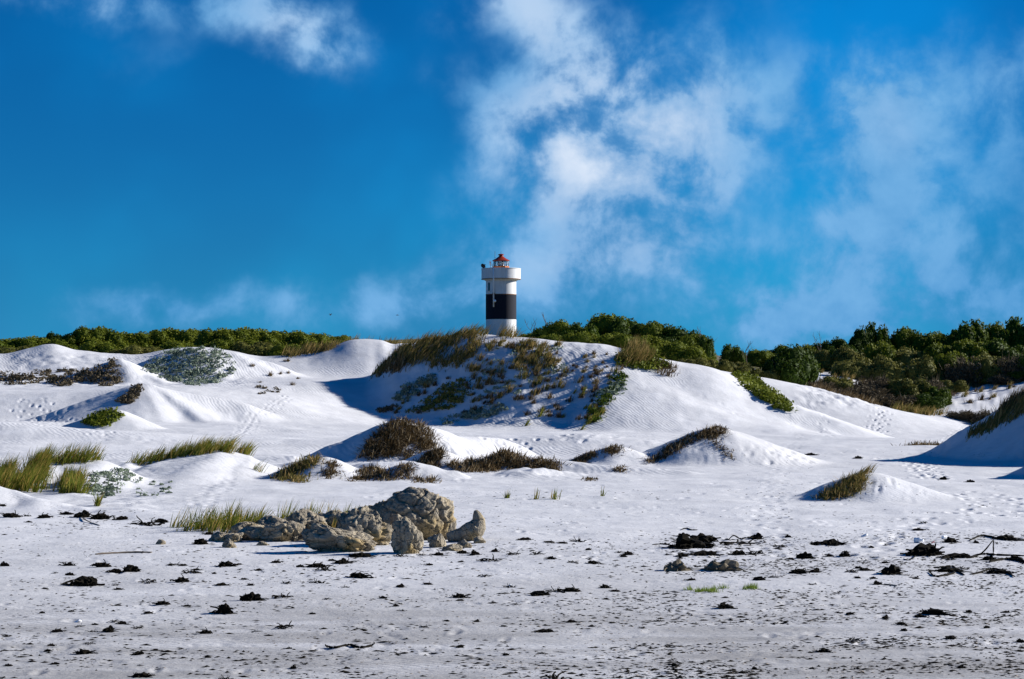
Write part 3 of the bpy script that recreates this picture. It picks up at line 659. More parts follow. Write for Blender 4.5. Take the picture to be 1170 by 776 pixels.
patch('grass_clump', 'yellow-brown grass spilling over the far crest below the left bushes', 'grass', [(310,405),(375,396),(390,393),(372,402),(330,408)], 1000, .75, GC, .4, .28, .05, seed=25, tufts=70, trad=.4)
patch('grass_clump', 'sparse stalks of grass around the tower foot on the crest', 'grass', [(556,384),(600,385),(600,387),(556,387)], 160, .8, GC, .4, .25, .035, seed=26, tufts=24, depth=(108.2,110), trad=.15)
patch('grass_clump', 'tall wispy grass on the skyline shoulder at the left of the big dune', 'grass', [(424,420),(505,388),(505,392),(424,428)], 520, .85, GC, .45, .25, .04, seed=121, tufts=60, depth=(109.6,111.4), trad=.25)
# the big dune: dark green thickets on the shaded slope
patch('grass_clump', 'dark green grass streak below the crest of the big dune', 'grass', [(525,398),(545,388),(552,392),(540,408),(520,420),(505,418)], 700, .45, GC, .3, .4, .045, seed=27, tufts=90, trad=.3)
patch('grass_clump', 'dark shaded grass band under the golden crest grass', 'grass', [(490,412),(522,398),(528,408),(510,420),(492,420)], 380, .45, GC, .3, .4, .045, seed=28, tufts=60, trad=.3)
patch('grass_clump', 'brown-tipped grass halfway up the spur right of the shaded slope', 'grass', [(702,412),(730,404),(745,406),(742,414),(715,418)], 900, .75, GC, .35, .3, .045, seed=29, tufts=60, trad=.3)
patch('grass_clump', 'tall straw-coloured grass standing on the crest right of the lighthouse', 'grass', [(718,404),(736,404),(736,408),(718,408)], 320, 1.0, GC, .15, .2, .04, seed=30, tufts=26, depth=(106.5,108.4), trad=.2)
patch('grass_clump', 'short tan grass fringe on the sunny side of the spur', 'grass', [(745,412),(772,420),(768,432),(750,428)], 320, .42, M['brown'], .3, .35, .035, seed=31, tufts=34, trad=.2)
# dry brown thatch on the hummocks in the middle distance
HB = 'dry brown grass hummocks'
def thatch(label, poly, n, hgt, seed, mm=None, dp=.8, tr=.16, w_=.022):
    n = int(n*(1.9 if n < 2000 else 1.3)); hgt *= .85
    patch('dry_grass_clump', label, 'dry grass', poly, n, hgt, mm or GB, .15, 1.5, w_*1.25, dp, max(24, n//9), tr, None, seed, HB)
thatch('large shaggy brown thatch of dead grass on the tallest middle hummock', [(408,522),(420,505),(440,485),(456,479),(478,484),(492,492),(498,505),(485,515),(470,505),(450,522),(425,525)], 4200, .34, 31)
thatch('thin dry grass fringe over the front of the tallest hummock', [(450,520),(480,510),(498,508),(492,522),(465,526)], 350, .25, 32)
thatch('low brown and green grass on the leftmost small hummock', [(312,547),(340,530),(362,523),(362,530),(338,542),(322,550)], 800, .30, 33, GC)
thatch('dark grass strand hanging down the leftmost small hummock', [(372,530),(386,530),(382,546),(368,548)], 260, .2, 34)
thatch('dark grass band at the foot of the leftmost small hummocks', [(326,545),(352,545),(350,552),(335,552)], 320, .2, 38, GC)
thatch('brown fringe on the little hummock left of the domed boulder top', [(440,541),(462,529),(472,531),(468,547),(450,550),(428,549)], 420, .2, 35)
thatch('low dark mat at the right foot of the little hummock', [(474,546),(496,547),(498,552),(478,552)], 200, .18, 39)
thatch('short dark strands on two flat lumps before the hummocks', [(395,547),(424,545),(424,550),(398,550)], 220, .16, 40)
thatch('brown ridge of dead grass right of the shaggy hummock', [(468,534),(498,513),(508,517),(496,531),(480,536)], 900, .26, 36)
thatch('long brown fringe of dead grass along the middle ridge', [(512,534),(545,525),(575,516),(596,521),(590,534),(560,540),(530,540)], 2400, .30, 37)
thatch('dark brown mat hanging under the right end of the middle ridge', [(590,524),(615,524),(640,530),(636,538),(606,538),(588,534)], 700, .24, 137)
thatch('brown mat over the low lump left of the middle ridge', [(404,540),(425,533),(444,538),(440,545),(415,547)], 520, .22, 138)
thatch('sparse dead grass on the rippled ridge below the big dune', [(585,525),(625,528),(620,540),(580,540)], 260, .18, 41)
thatch('dark brown grass lip on the low ridge left of the brown-capped hummock', [(641,532),(655,526),(672,519),(682,516),(680,522),(660,530)], 700, .2, 42)
thatch('short brown fringe at the tip of the low ridge', [(686,516),(705,508),(710,512),(700,520)], 320, .18, 43)
thatch('golden brown grass cap draped over the right hummock', [(735,530),(760,513),(790,497),(815,487),(830,490),(822,500),(805,502),(785,508),(765,522)], 2200, .24, 44, dp=1.0)
thatch('thin brown strands trailing down the right hummock', [(812,502),(822,505),(840,525),(832,525),(818,512)], 160, .18, 45)
thatch('small dark dead tuft in the sand before the low ridge', [(700,535),(714,533),(714,540),(702,540)], 160, .14, 46)
thatch('tiny dark dead tuft on rippled sand left of the small dark tuft', [(668,545),(678,543),(680,550),(670,550)], 120, .14, 47)
thatch('dark green and brown grass on the lone small mound at right', [(930,571),(955,554),(975,544),(985,541),(988,552),(975,568),(950,572)], 1300, .22, 48, GC, .6, .12, .014)
patch('grass_tuft', 'upright golden blades on top of the lone small mound at right', 'grass', [(960,552),(985,540),(992,541),(970,552)], 260, .28, GC, .5, .25, .014, seed=49, tufts=20)
patch('dry_grass_clump', 'thin tan grass line on the sand before the shaded right bank', 'dry grass', [(1040,500),(1092,500),(1092,510),(1040,510)], 520, .24, GB, .1, .9, .028, .6, 50, .3, (72.5,74.5), 50, HB)
# shaded right bank
patch('grass_clump', 'dark shaded grass crowning the bank at the right edge', 'grass', [(1100,503),(1130,482),(1160,460),(1200,442),(1200,462),(1165,478),(1130,492)], 2200, .5, GC, .35, .3, .028, seed=51, tufts=110, trad=.25)
patch('grass_clump', 'brown grass on the crest of the bank at the right edge', 'grass', [(1130,478),(1165,455),(1200,435),(1200,442),(1165,462)], 900, .55, GB, .3, .3, .026, seed=52, tufts=60, trad=.25)
patch('grass_clump', 'golden grass along the foot of the scrub behind the rippled dune', 'grass', [(1010,464),(1060,474),(1080,480),(1078,472),(1040,462)], 800, .6, GC, .3, .3, .045, seed=53, tufts=60, depth=(129,134), trad=.4)
patch('grass_clump', 'low straw-brown grass strip on the far side of the right dune crest', 'grass', [(880,428),(1000,456),(1000,460),(880,434)], 1400, .5, GB, .3, .4, .05, seed=54, tufts=120, depth=(128,137), trad=.5)
# small individual tufts scattered over the big dune (shared meshes)
def tuft_mesh(seed, n, h, m, lean=.3, spread=.35, rad=.12, width=.04):
    g = np.random.default_rng(seed); r = np.abs(g.normal(0, rad, n)); a = g.uniform(0, 6.28, n)
    V, Fc, tn = blades(np.stack([r*np.cos(a), r*np.sin(a), r*0-.04], -1), h*g.uniform(.5, 1.1, n), lean, spread, width, .4, seed)
    return mesh_np('dune_tuft', V, Fc, m, tn)
TG = [tuft_mesh(200+i, 46, .55, GC) for i in range(4)]; TB = [tuft_mesh(210+i, 46, .42, GB, .2, .55) for i in range(4)]; TM = [tuft_mesh(220+i, 30, .60, GM, .45, .2, .07) for i in range(3)]
def scatter_tufts(poly, n, meshes, label, group, smin=.5, smax=1.1, seed=0, name='grass_tuft', cat='grass'):
    g = random.Random(seed); pp = poly_pts(poly, n, seed=seed); P = hits(pp[:, 0], pp[:, 1])
    for p in P:
        o = link(name, g.choice(meshes), None, None, p); s = g.uniform(smin, smax); o.scale = (s, s, s*g.uniform(.8, 1.2)); o.rotation_euler.z = g.uniform(-.6, .6)
        tag(o, label, cat, group)
scatter_tufts([(560,390),(640,392),(660,405),(640,450),(560,470),(520,475),(535,420)], 118, TG+TB, 'small brown-green tuft scattered on the front face of the big dune', 'tufts on the dune face', seed=1)
scatter_tufts([(575,400),(625,392),(632,420),(585,425)], 26, TG, 'green tuft high on the dune face below the lighthouse', 'tufts high on the dune face', .7, 1.2, 2)
scatter_tufts([(600,455),(690,440),(690,475),(640,488),(600,488)], 30, TM+TB, 'thin tuft near the foot of the dune beside the spur', 'tufts at the dune foot', .6, 1.0, 3)
scatter_tufts([(680,400),(720,410),(700,440),(660,440),(640,420)], 34, TB+TG, 'small tuft in the hollow left of the spur', 'tufts left of the spur', .4, .9, 4)
scatter_tufts([(455,440),(520,430),(500,470),(450,475)], 22, TB+TG, 'shaded tuft on the left flank of the big dune', 'tufts on the shaded flank', .4, .9, 5)
scatter_tufts([(285,405),(350,410),(330,470),(290,450)], 9, TB, 'dry tuft alone on the pale sand left of the big dune', 'dry tufts on pale sand', .4, .8, 6)
scatter_tufts([(690,470),(660,495),(672,480)], 9, TM, 'leaning green tuft on the lower spur', 'tufts on the lower spur', .6, 1.0, 7)
scatter_tufts([(1080,440),(1170,425),(1170,470),(1120,468),(1085,458)], 34, TB+TG, 'dry tuft on the pale slope above the right bank', 'tufts above the right bank', .7, 1.5, 8)
scatter_tufts([(880,425),(990,425),(1000,440),(940,438)], 26, TB+TG, 'dry tuft behind the rippled right dune', 'tufts behind the right dune', .7, 1.4, 9)
# grey-green mat plants
def leaf_clumps(pos, rad, nl, size, seed, flat=.6):
    g = np.random.default_rng(seed); n = len(pos)*nl
    c = np.repeat(pos, nl, 0); rr = np.repeat(rad, nl)
    d = g.normal(0, 1, (n, 3)); d[:, 2] = np.abs(d[:, 2])*flat; d /= np.linalg.norm(d, axis=1)[:, None]
    p = c+d*(rr*g.uniform(.35, 1, n)**.6)[:, None]*np.array([1, 1, .8])
    nrm = d+g.normal(0, .55, (n, 3)); nrm /= np.linalg.norm(nrm, axis=1)[:, None]
    a = np.cross(nrm, g.normal(0, 1, (n, 3))); a /= np.linalg.norm(a, axis=1)[:, None]; b = np.cross(nrm, a)
    sz = (size*g.uniform(.6, 1.4, n))[:, None]
    V = np.stack([p-a*sz, p-b*sz*.55, p+a*sz, p+b*sz*.55], 1).reshape(-1, 3)
    return V, [np.arange(n*4).reshape(-1, 4)], np.repeat(np.repeat(g.random(len(pos))*.6, nl)+g.random(n)*.4, 4)
def mat_plant(label, poly, n, rad, size, seed, m=None, nl=26, flat=.6, cat='shrub', group=None, depth=None, name='mat_shrub'):
    pp = poly_pts(poly, n, seed=seed); g = np.random.default_rng(seed)
    if depth is None: P = hits(pp[:, 0], pp[:, 1])
    else:
        y = g.uniform(*depth, n); x = (pp[:, 0]-CX)/F*y; P = np.stack([x, y, gz(x, y)], -1)
    org = P.mean(0).copy(); org[2] = float(gz(org[0], org[1]))
    V, Fc, tn = leaf_clumps(P-org, rad*g.uniform(.5, 1.3, n), nl, size, seed, flat)
    o = link(name, mesh_np(name, V, Fc, m or M['dusty'], tn), None, None, org); tag(o, label, cat, group); return o
mat_plant('large grey-green mat of low shrub covering the distant left mound', [(163,425),(175,410),(200,399),(235,397),(255,402),(268,415),(262,432),(240,442),(205,440),(175,430)], 210, .33, .07, 301)
mat_plant('dark brown-green scrub on the shaded face of the leftmost distant hummock', [(58,440),(90,428),(128,412),(138,425),(138,440),(120,442),(100,436),(75,442)], 110, .30, .07, 302, M['scrub'])
mat_plant('grey-brown mat at the left edge on the distant slope', [(0,427),(50,430),(80,432),(60,438),(20,440),(0,440)], 60, .30, .07, 303, M['scrub'])
mat_plant('thin dark scrub line on the slope left of the distant hummock', [(30,425),(85,422),(85,428),(60,432)], 34, .25, .06, 304, M['scrub'])
mat_plant('small green mat shrub on the rippled slope at left', [(95,487),(108,474),(130,469),(138,475),(120,488)], 80, .26, .06, 305, M['leaf'])
mat_plant('dark scrub at the shaded tip of the small left dune', [(136,460),(150,447),(160,440),(158,452),(148,462)], 60, .22, .055, 306, M['scrub'])
mat_plant('grey-green leafy plant on the near left bank', [(100,548),(112,538),(132,542),(138,560),(122,570),(102,566)], 55, .11, .030, 307)
mat_plant('faint grey-green sprigs right of the leafy bank plant', [(130,536),(155,538),(150,548),(138,552)], 22, .09, .026, 308)
mat_plant('scattered grey sprigs in the dimpled sand of the near left bank', [(150,545),(195,550),(195,565),(160,575)], 18, .08, .025, 309)
mat_plant('dark green bush patch in the middle of the shaded dune slope', [(470,472),(490,455),(510,440),(528,430),(540,440),(530,455),(520,465),(500,470)], 85, .30, .07, 310, M['olive'])
mat_plant('grey-green bush patch left of the dark bush on the shaded slope', [(448,455),(470,438),(495,428),(500,436),(480,448),(460,462)], 60, .26, .065, 311)
mat_plant('pale grey-green plants strung along the foot of the big dune', [(500,480),(540,470),(580,462),(585,468),(545,480),(510,488)], 60, .24, .06, 312)
mat_plant('loose grey-green plants dotted across the upper dune face', [(555,392),(640,395),(650,430),(600,450),(545,455)], 90, .22, .055, 313)
mat_plant('leafy green bush on the top of the spur', [(700,415),(712,402),(748,408),(765,420),(745,424),(720,422)], 90, .33, .08, 314, M['leaf'])
mat_plant('dark green and silver plants running down the spur', [(672,478),(685,455),(700,432),(712,425),(716,432),(704,450),(692,470),(680,488)], 80, .27, .065, 315, M['leaf2'])
mat_plant('silver-leaved plants beside the dark spur plants', [(684,452),(700,438),(716,440),(706,452)], 36, .24, .06, 316)
mat_plant('olive bush growing over the right end of the sunny dune', [(838,427),(852,426),(868,436),(880,446),(898,456),(904,470),(890,468),(868,455),(848,442)], 170, .36, .09, 317, M['leaf'])
mat_plant('dark low clump on shaded sand near the shaggy hummock', [(433,468),(452,464),(450,468),(436,472)], 20, .22, .06, 318, M['scrub'])
mat_plant('tiny dark mat on pale sand left of the big dune', [(290,440),(322,443),(320,448),(292,452)], 12, .16, .05, 319, M['scrub'])

# ------------------------------------------------------------------ bushes
def bush_mesh(seed, lobes=34, per=300, size=.036, wind=.12):
    g = np.random.default_rng(seed); cs = []
    while len(cs) < lobes:
        p = g.uniform(-1, 1, 3); p[2] = abs(p[2])
        if p[0]**2+p[1]**2+p[2]**2 < 1 and p[2] > .12: cs.append(p*np.array([.74, .74, .70]))
    C = np.array(cs); r = g.uniform(.17, .36, lobes)
    Vs = []; T = []
    for i in range(lobes):
        d = g.normal(0, 1, (per, 3)); d[:, 2] += .35; d /= np.linalg.norm(d, axis=1)[:, None]
        p = C[i]+d*r[i]*g.uniform(.82, 1.10, (per, 1))
        ok = np.ones(per, bool)
        for j in range(lobes):
            if j != i: ok &= (np.linalg.norm(p-C[j], axis=1) > r[j]*.80)
        ok &= p[:, 2] > -.02
        p = p[ok]; d = d[ok]; n = len(p)
        nrm = d+g.normal(0, .6, (n, 3)); nrm /= np.linalg.norm(nrm, axis=1)[:, None]
        a = np.cross(nrm, g.normal(0, 1, (n, 3))); a /= np.linalg.norm(a, axis=1)[:, None]; b = np.cross(nrm, a)
        sz = (size*g.uniform(.6, 1.5, n))[:, None]
        Vs.append(np.stack([p-a*sz, p-b*sz*.6, p+a*sz, p+b*sz*.6], 1).reshape(-1, 3)); T.append(np.repeat(g.random()*.55+g.random(n)*.45, 4))
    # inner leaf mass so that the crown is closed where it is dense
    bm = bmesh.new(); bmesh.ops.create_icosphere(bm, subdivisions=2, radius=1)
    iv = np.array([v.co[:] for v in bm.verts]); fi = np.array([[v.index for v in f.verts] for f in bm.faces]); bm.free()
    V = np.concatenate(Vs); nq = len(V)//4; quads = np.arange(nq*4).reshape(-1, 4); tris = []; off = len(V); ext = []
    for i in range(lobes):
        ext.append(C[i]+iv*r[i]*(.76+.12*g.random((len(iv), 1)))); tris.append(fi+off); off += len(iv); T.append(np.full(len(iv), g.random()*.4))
    V = np.concatenate([V]+ext); V[:, 0] += wind*V[:, 2]; V[:, 2] = np.maximum(V[:, 2], -.05)
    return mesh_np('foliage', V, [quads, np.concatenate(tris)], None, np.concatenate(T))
def trunk_mesh(seed, n=6, top=.62, r0=.05):
    rs = random.Random(seed); V = []; Fq = []
    for k in range(n):
        a = rs.uniform(0, 6.28); e = rs.uniform(.15, .6); pts = []
        for i in range(5):
            t = i/4; pts.append(Vector((math.cos(a)*e*t**1.4+rs.uniform(-.04, .04)*t, math.sin(a)*e*t**1.4+rs.uniform(-.04, .04)*t, -.06+(top+.06)*t)))
        for i, p in enumerate(pts):
            for j in range(5): th = 6.283*j/5; V.append(p+Vector((math.cos(th), math.sin(th), 0))*r0*(1-.75*i/4)*rs.uniform(.8, 1.1))
        b = len(V)-25
        for i in range(4):
            for j in range(5): Fq.append((b+i*5+j, b+i*5+(j+1) % 5, b+(i+1)*5+(j+1) % 5, b+(i+1)*5+j))
    me = bpy.data.meshes.new('trunk'); me.from_pydata(V, [], Fq); me.update(); me.materials.append(M['wood']); return me
BM = {}
for key, sd0, kw in (('leaf', 500, {}), ('leaf2', 510, dict(lobes=30, size=.040)), ('olive', 520, dict(lobes=28, per=240, size=.038)), ('scrub', 530, dict(lobes=26, per=240, size=.038))):
    BM[key] = []
    for i in range(3):
        me = bush_mesh(sd0+i, **kw); me.materials.append(M[key]); BM[key].append(me)
def scrub_mesh(seed, n=1500):
    g = np.random.default_rng(seed); r = g.uniform(0, 1, n)**.5*.62; a = g.uniform(0, 6.283, n)
    pos = np.stack([r*np.cos(a), r*np.sin(a), r*0-.05], -1); lump = .75+.35*np.sin(a*3+seed)*np.sin(r*7+seed)
    V, Fc, tn = blades(pos, np.sqrt(np.maximum(1-r*r*1.3, .12))*g.uniform(.45, 1.0, n)*lump*1.15, .10, .62, .045, .35, seed)
    pc = np.stack([r*np.cos(a), r*np.sin(a), np.sqrt(np.maximum(1-r*r*1.3, .1))*g.uniform(.1, .75, n)*lump], -1)[:700]*np.array([1.25, 1.25, 1])
    V2, F2, t2 = leaf_clumps(pc, np.full(700, .10), 5, .04, seed)
    return mesh_np('foliage', np.concatenate([V, V2]), [Fc[0], Fc[1], F2[0]+len(V)], None, np.concatenate([tn, t2]))
BM['scrub'] = [scrub_mesh(550+i) for i in range(4)]
for me in BM['scrub']: me.materials.append(M['scrub'])
TR = [trunk_mesh(540+i) for i in range(3)]
NB = [0]
def bush(px, top, Y, wpx, label, kind='leaf', group=None, dr=.9, base=None, name='bush'):
    x = (px-CX)/F*Y; z0 = float(gz(x, Y)); zt = CZ+(HY-top)/F*Y; h = max(.7, zt-z0); wd = wpx*Y/F
    NB[0] += 1; r = random.Random(NB[0]*7+1)
    e = empty(name, (x, Y, z0)); tag(e, label, 'bush', group)
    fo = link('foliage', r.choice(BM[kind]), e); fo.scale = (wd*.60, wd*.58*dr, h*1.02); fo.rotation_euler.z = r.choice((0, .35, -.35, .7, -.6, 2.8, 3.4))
    tk = link('trunk', r.choice(TR), e); tk.scale = (wd*.5, wd*.5, h)
    return e
ORD = ['first', 'second', 'third', 'fourth', 'fifth', 'sixth', 'seventh', 'eighth', 'ninth', 'tenth', 'eleventh', 'twelfth', 'thirteenth', 'fourteenth', 'fifteenth', 'sixteenth', 'seventeenth', 'eighteenth', 'nineteenth', 'twentieth', 'twenty-first', 'twenty-second', 'twenty-third', 'twenty-fourth']
GRP = 'bushes of the left skyline belt'
for i, (px, top, wd) in enumerate([(4,385,80),(32,382,66),(62,384,60),(90,373,52),(113,371,56),(136,377,60),(163,378,62),(188,372,62),(217,374,66),(246,373,66),(274,371,66),(303,373,66),(332,376,62),(360,379,58),(386,383,54),(410,386,46)]):
    bush(px, top, 168+(i*37 % 9), wd, f'rounded green bush on the left skyline, {ORD[i]} from the left edge', 'leaf', GRP)
for i, (px, top, wd) in enumerate([(22,391,70),(66,391,64),(112,389,64),(160,391,60),(205,389,64),(250,388,64),(292,387,62),(328,392,60),(358,394,50)]):
    bush(px, top, 148+(i*5 % 7), wd, f'low olive-green bush in front of the left skyline belt, {ORD[i]} from the left', 'leaf' if i % 3 else 'olive', 'front bushes of the left belt')
bush(57, 378, 205, 24, 'small bluish distant bush peeping above the left belt', 'leaf2', dr=1)
GR = 'bushes on the hill right of the lighthouse'
HL = 'bush on the hill right of the lighthouse'
for i, (px, top, wd, Y) in enumerate([(603,379,34,156),(620,373,36,154),(641,364,46,153),(664,366,50,152),(690,356,76,160),(718,358,66,158),(745,365,66,157),(770,372,62,156),(792,379,52,154),(805,380,26,150)]):
    bush(px, top, Y, wd, f'dense dark bush in the back row of the tower hill, {ORD[i]} from the tower', 'leaf2' if i % 2 else 'leaf', GR)
for i, (px, top, wd, Y) in enumerate([(628,380,46,142),(662,377,62,141),(700,377,64,141),(735,381,62,141),(765,388,60,141),(792,394,56,140)]):
    bush(px, top, Y, wd, f'green bush in the front row of the tower hill, {ORD[i]} from the tower', 'leaf', 'front bushes on that hill')
for i, (px, top, wd, Y) in enumerate([(790,405,44,135),(815,408,44,136),(845,410,44,138),(872,416,40,138)]):
    bush(px, top, Y, wd, f'low olive scrub in the saddle behind the sunny dune, {ORD[i]} from the left', 'olive', 'saddle scrub')
bush(837, 391, 160, 34, 'single small round bush on the skyline in the saddle', 'leaf2')
bush(901, 392, 139, 70, 'big round dark green bush at the left of the right-hand thicket', 'leaf2', dr=1)
GK = 'bushes along the right skyline'
for i, (px, top, wd, Y, k) in enumerate([(866,398,46,165,'leaf'),(890,394,46,170,'leaf'),(918,391,46,172,'leaf'),(938,390,44,172,'leaf2'),(960,384,46,172,'leaf2'),(982,371,34,174,'leaf2'),(1001,364,42,175,'leaf2'),(1032,371,54,176,'leaf'),(1066,377,54,176,'leaf'),(1104,361,62,172,'leaf2'),(1138,366,44,174,'leaf'),(1166,358,66,170,'leaf2'),(1215,355,80,170,'leaf2')]):
    bush(px, top, Y, wd, f'green bush on the right skyline, {ORD[i]} from the saddle', k, GK)
GJ = 'olive bushes on the right slope'
for i, (px, top, wd, Y, k) in enumerate([(945,396,46,160,'olive'),(972,393,50,160,'olive'),(1003,386,60,162,'leaf'),(1040,388,60,162,'olive'),(1075,388,60,162,'leaf'),(1110,384,64,162,'leaf'),(1150,384,64,162,'leaf2'),(975,405,50,150,'olive'),(1015,402,56,150,'olive'),(1052,402,60,150,'olive'),(1085,398,60,152,'leaf')]):
    bush(px, top, Y, wd, f'olive-green bush on the slope below the right skyline, {ORD[i]} of its kind', k, GJ)
GI = 'dry scrub on the right slope'
for i, (px, top, wd, Y) in enumerate([(1105,399,56,150),(1132,395,56,150),(1162,397,56,149),(1190,392,60,149),(1000,424,60,141),(1035,428,64,140),(1062,426,48,141),(1070,440,40,139),(985,436,60,139),(955,428,46,141),(1015,446,70,137),(1050,450,60,137),(930,430,50,139),(1085,432,44,146),(1092,414,50,150),(1035,414,60,151),(990,412,60,152),(1120,420,50,150),(1150,424,50,148),(1175,418,50,148)]):
    bush(px, top, Y, wd, f'low scrub bush on the shaded right slope, {ORD[i]} of those scrub bushes', ('scrub', 'olive', 'scrub', 'leaf2')[i % 4], GI)
for i, (px, top, wd, Y) in enumerate([(1100,470,40,131),(1130,462,44,130),(1160,455,50,129),(1195,446,60,128)]):
    bush(px, top, Y, wd, f'dark scrub bush just beyond the right bank, {ORD[i]} from the left', 'scrub', 'scrub beyond the bank')
# bare twigs sticking out of the bushes
def twig(px, top, Y, hpx, label, seed):
    x = (px-CX)/F*Y; zt = CZ+(HY-top)/F*Y; z0 = float(gz(x, Y)); rs = random.Random(seed); V = []; Fq = []
    def limb(p, d, L, r, dep):
        pts = [p]
        for i in range(4):
            d = (d+Vector((rs.uniform(-.35, .35), rs.uniform(-.35, .35), rs.uniform(-.05, .25)))).normalized(); pts.append(pts[-1]+d*L/4)
        b0 = len(V)
        for i, q in enumerate(pts):
            for j in range(4): th = 1.571*j; V.append(q+Vector((math.cos(th), math.sin(th), 0))*r*(1-.6*i/4))
        for i in range(4):
            for j in range(4): Fq.append((b0+i*4+j, b0+i*4+(j+1) % 4, b0+i*4+4+(j+1) % 4, b0+i*4+4+j))
        if dep:
            for i in (2, 3, 4, 4): limb(pts[i], (d+Vector((rs.uniform(-.9, .9), rs.uniform(-.9, .9), .2))).normalized(), L*.5, r*.5, dep-1)
    h = zt-z0; limb(Vector((0, 0, -.1)), Vector((0, 0, 1)), h*.75, .05, 2)
    me = bpy.data.meshes.new('twig'); me.from_pydata(V, [], Fq); me.update()
    tag(link('bare_shrub', me, None, M['wood'], (x, Y, z0)), label, 'dead shrub')
twig(613, 366, 155, 20, 'bare twigs rising beside the lighthouse hill bushes', 1); twig(622, 361, 156, 20, 'taller bare twigs at the left end of the hill bushes', 2)
twig(812, 378, 152, 22, 'leafless shrub at the right end of the hill bushes', 3); twig(855, 392, 158, 16, 'thin bare twig on the skyline right of the small round bush', 4)
twig(936, 384, 168, 14, 'thin bare twig above the big round dark bush', 5)

# ------------------------------------------------------------------ seaweed and beach litter
def weed_mesh(seed, stems=16, core=True, flat=.55):
    rs = random.Random(seed); V = []; Fc = []
    if core:
        bm = bmesh.new(); bmesh.ops.create_icosphere(bm, subdivisions=3, radius=1); b = len(V); o3 = Vector((seed, seed*.7, 3))
        for v in bm.verts:
            n = 1+.7*mnoise.fractal(v.co*1.8+o3, .9, 2, 5)+.3*mnoise.noise(v.co*6+o3); V.append(Vector((v.co.x*.55*n, v.co.y*.45*n, v.co.z*flat*.62*n+.05)))
        Fc += [tuple(b+v.index for v in f.verts) for f in bm.faces]; bm.free()
    for k in range(stems):
        a = rs.uniform(0, 6.28); p = Vector((math.cos(a)*rs.uniform(0, .6), math.sin(a)*rs.uniform(0, .5), rs.uniform(0, .3)*flat)); d = Vector((math.cos(a+rs.uniform(-1, 1)), math.sin(a+rs.uniform(-1, 1)), rs.uniform(0, 1.1))).normalized()
        L = rs.uniform(.35, .95); r = rs.uniform(.03, .075); b = len(V); ns = 6
        for i in range(ns):
            for j in range(4): th = 1.571*j; V.append(p+Vector((math.cos(th)*r*(1-.6*i/ns), math.sin(th)*r*(1-.6*i/ns), (.5 if j % 2 else -.5)*r)))
            d = (d+Vector((rs.uniform(-.45, .45), rs.uniform(-.45, .45), rs.uniform(-.55, .12)))).normalized(); p = p+d*L/ns
            if p.z < .02: p.z = .02; d.z = abs(d.z)*.4
        for i in range(ns-1):
            for j in range(4): Fc.append((b+i*4+j, b+i*4+(j+1) % 4, b+i*4+4+(j+1) % 4, b+i*4+4+j))
    me = bpy.data.meshes.new('seaweed'); me.from_pydata(V, [], Fc); me.update(); return me
WM = [weed_mesh(600+i, 26+4*(i % 4), True, (.45, .6, .75)[i % 3]) for i in range(7)]+[weed_mesh(620+i, 22, False) for i in range(3)]
for m_ in WM: m_.materials.append(M['weed'])
WT = [weed_mesh(640+i, 8, True, .8) for i in range(2)]
for m_ in WT: m_.materials.append(M['weedtan'])
NW = [0]
def weed(px, py, wpx, label, group=None, hr=None, meshes=None, name='seaweed_clump'):
    p = hits(px, py)[0]; NW[0] += 1; r = random.Random(NW[0]*13); s = wpx*p[1]/F*.84
    o = link(name, r.choice(meshes or WM), None, None, p); o.rotation_euler.z = r.choice((0, 3.14))+r.uniform(-.5, .5)
    o.scale = (s, s*r.uniform(.7, 1.1), s*(hr or r.uniform(.6, 1.05))); tag(o, label, 'seaweed', group); return o
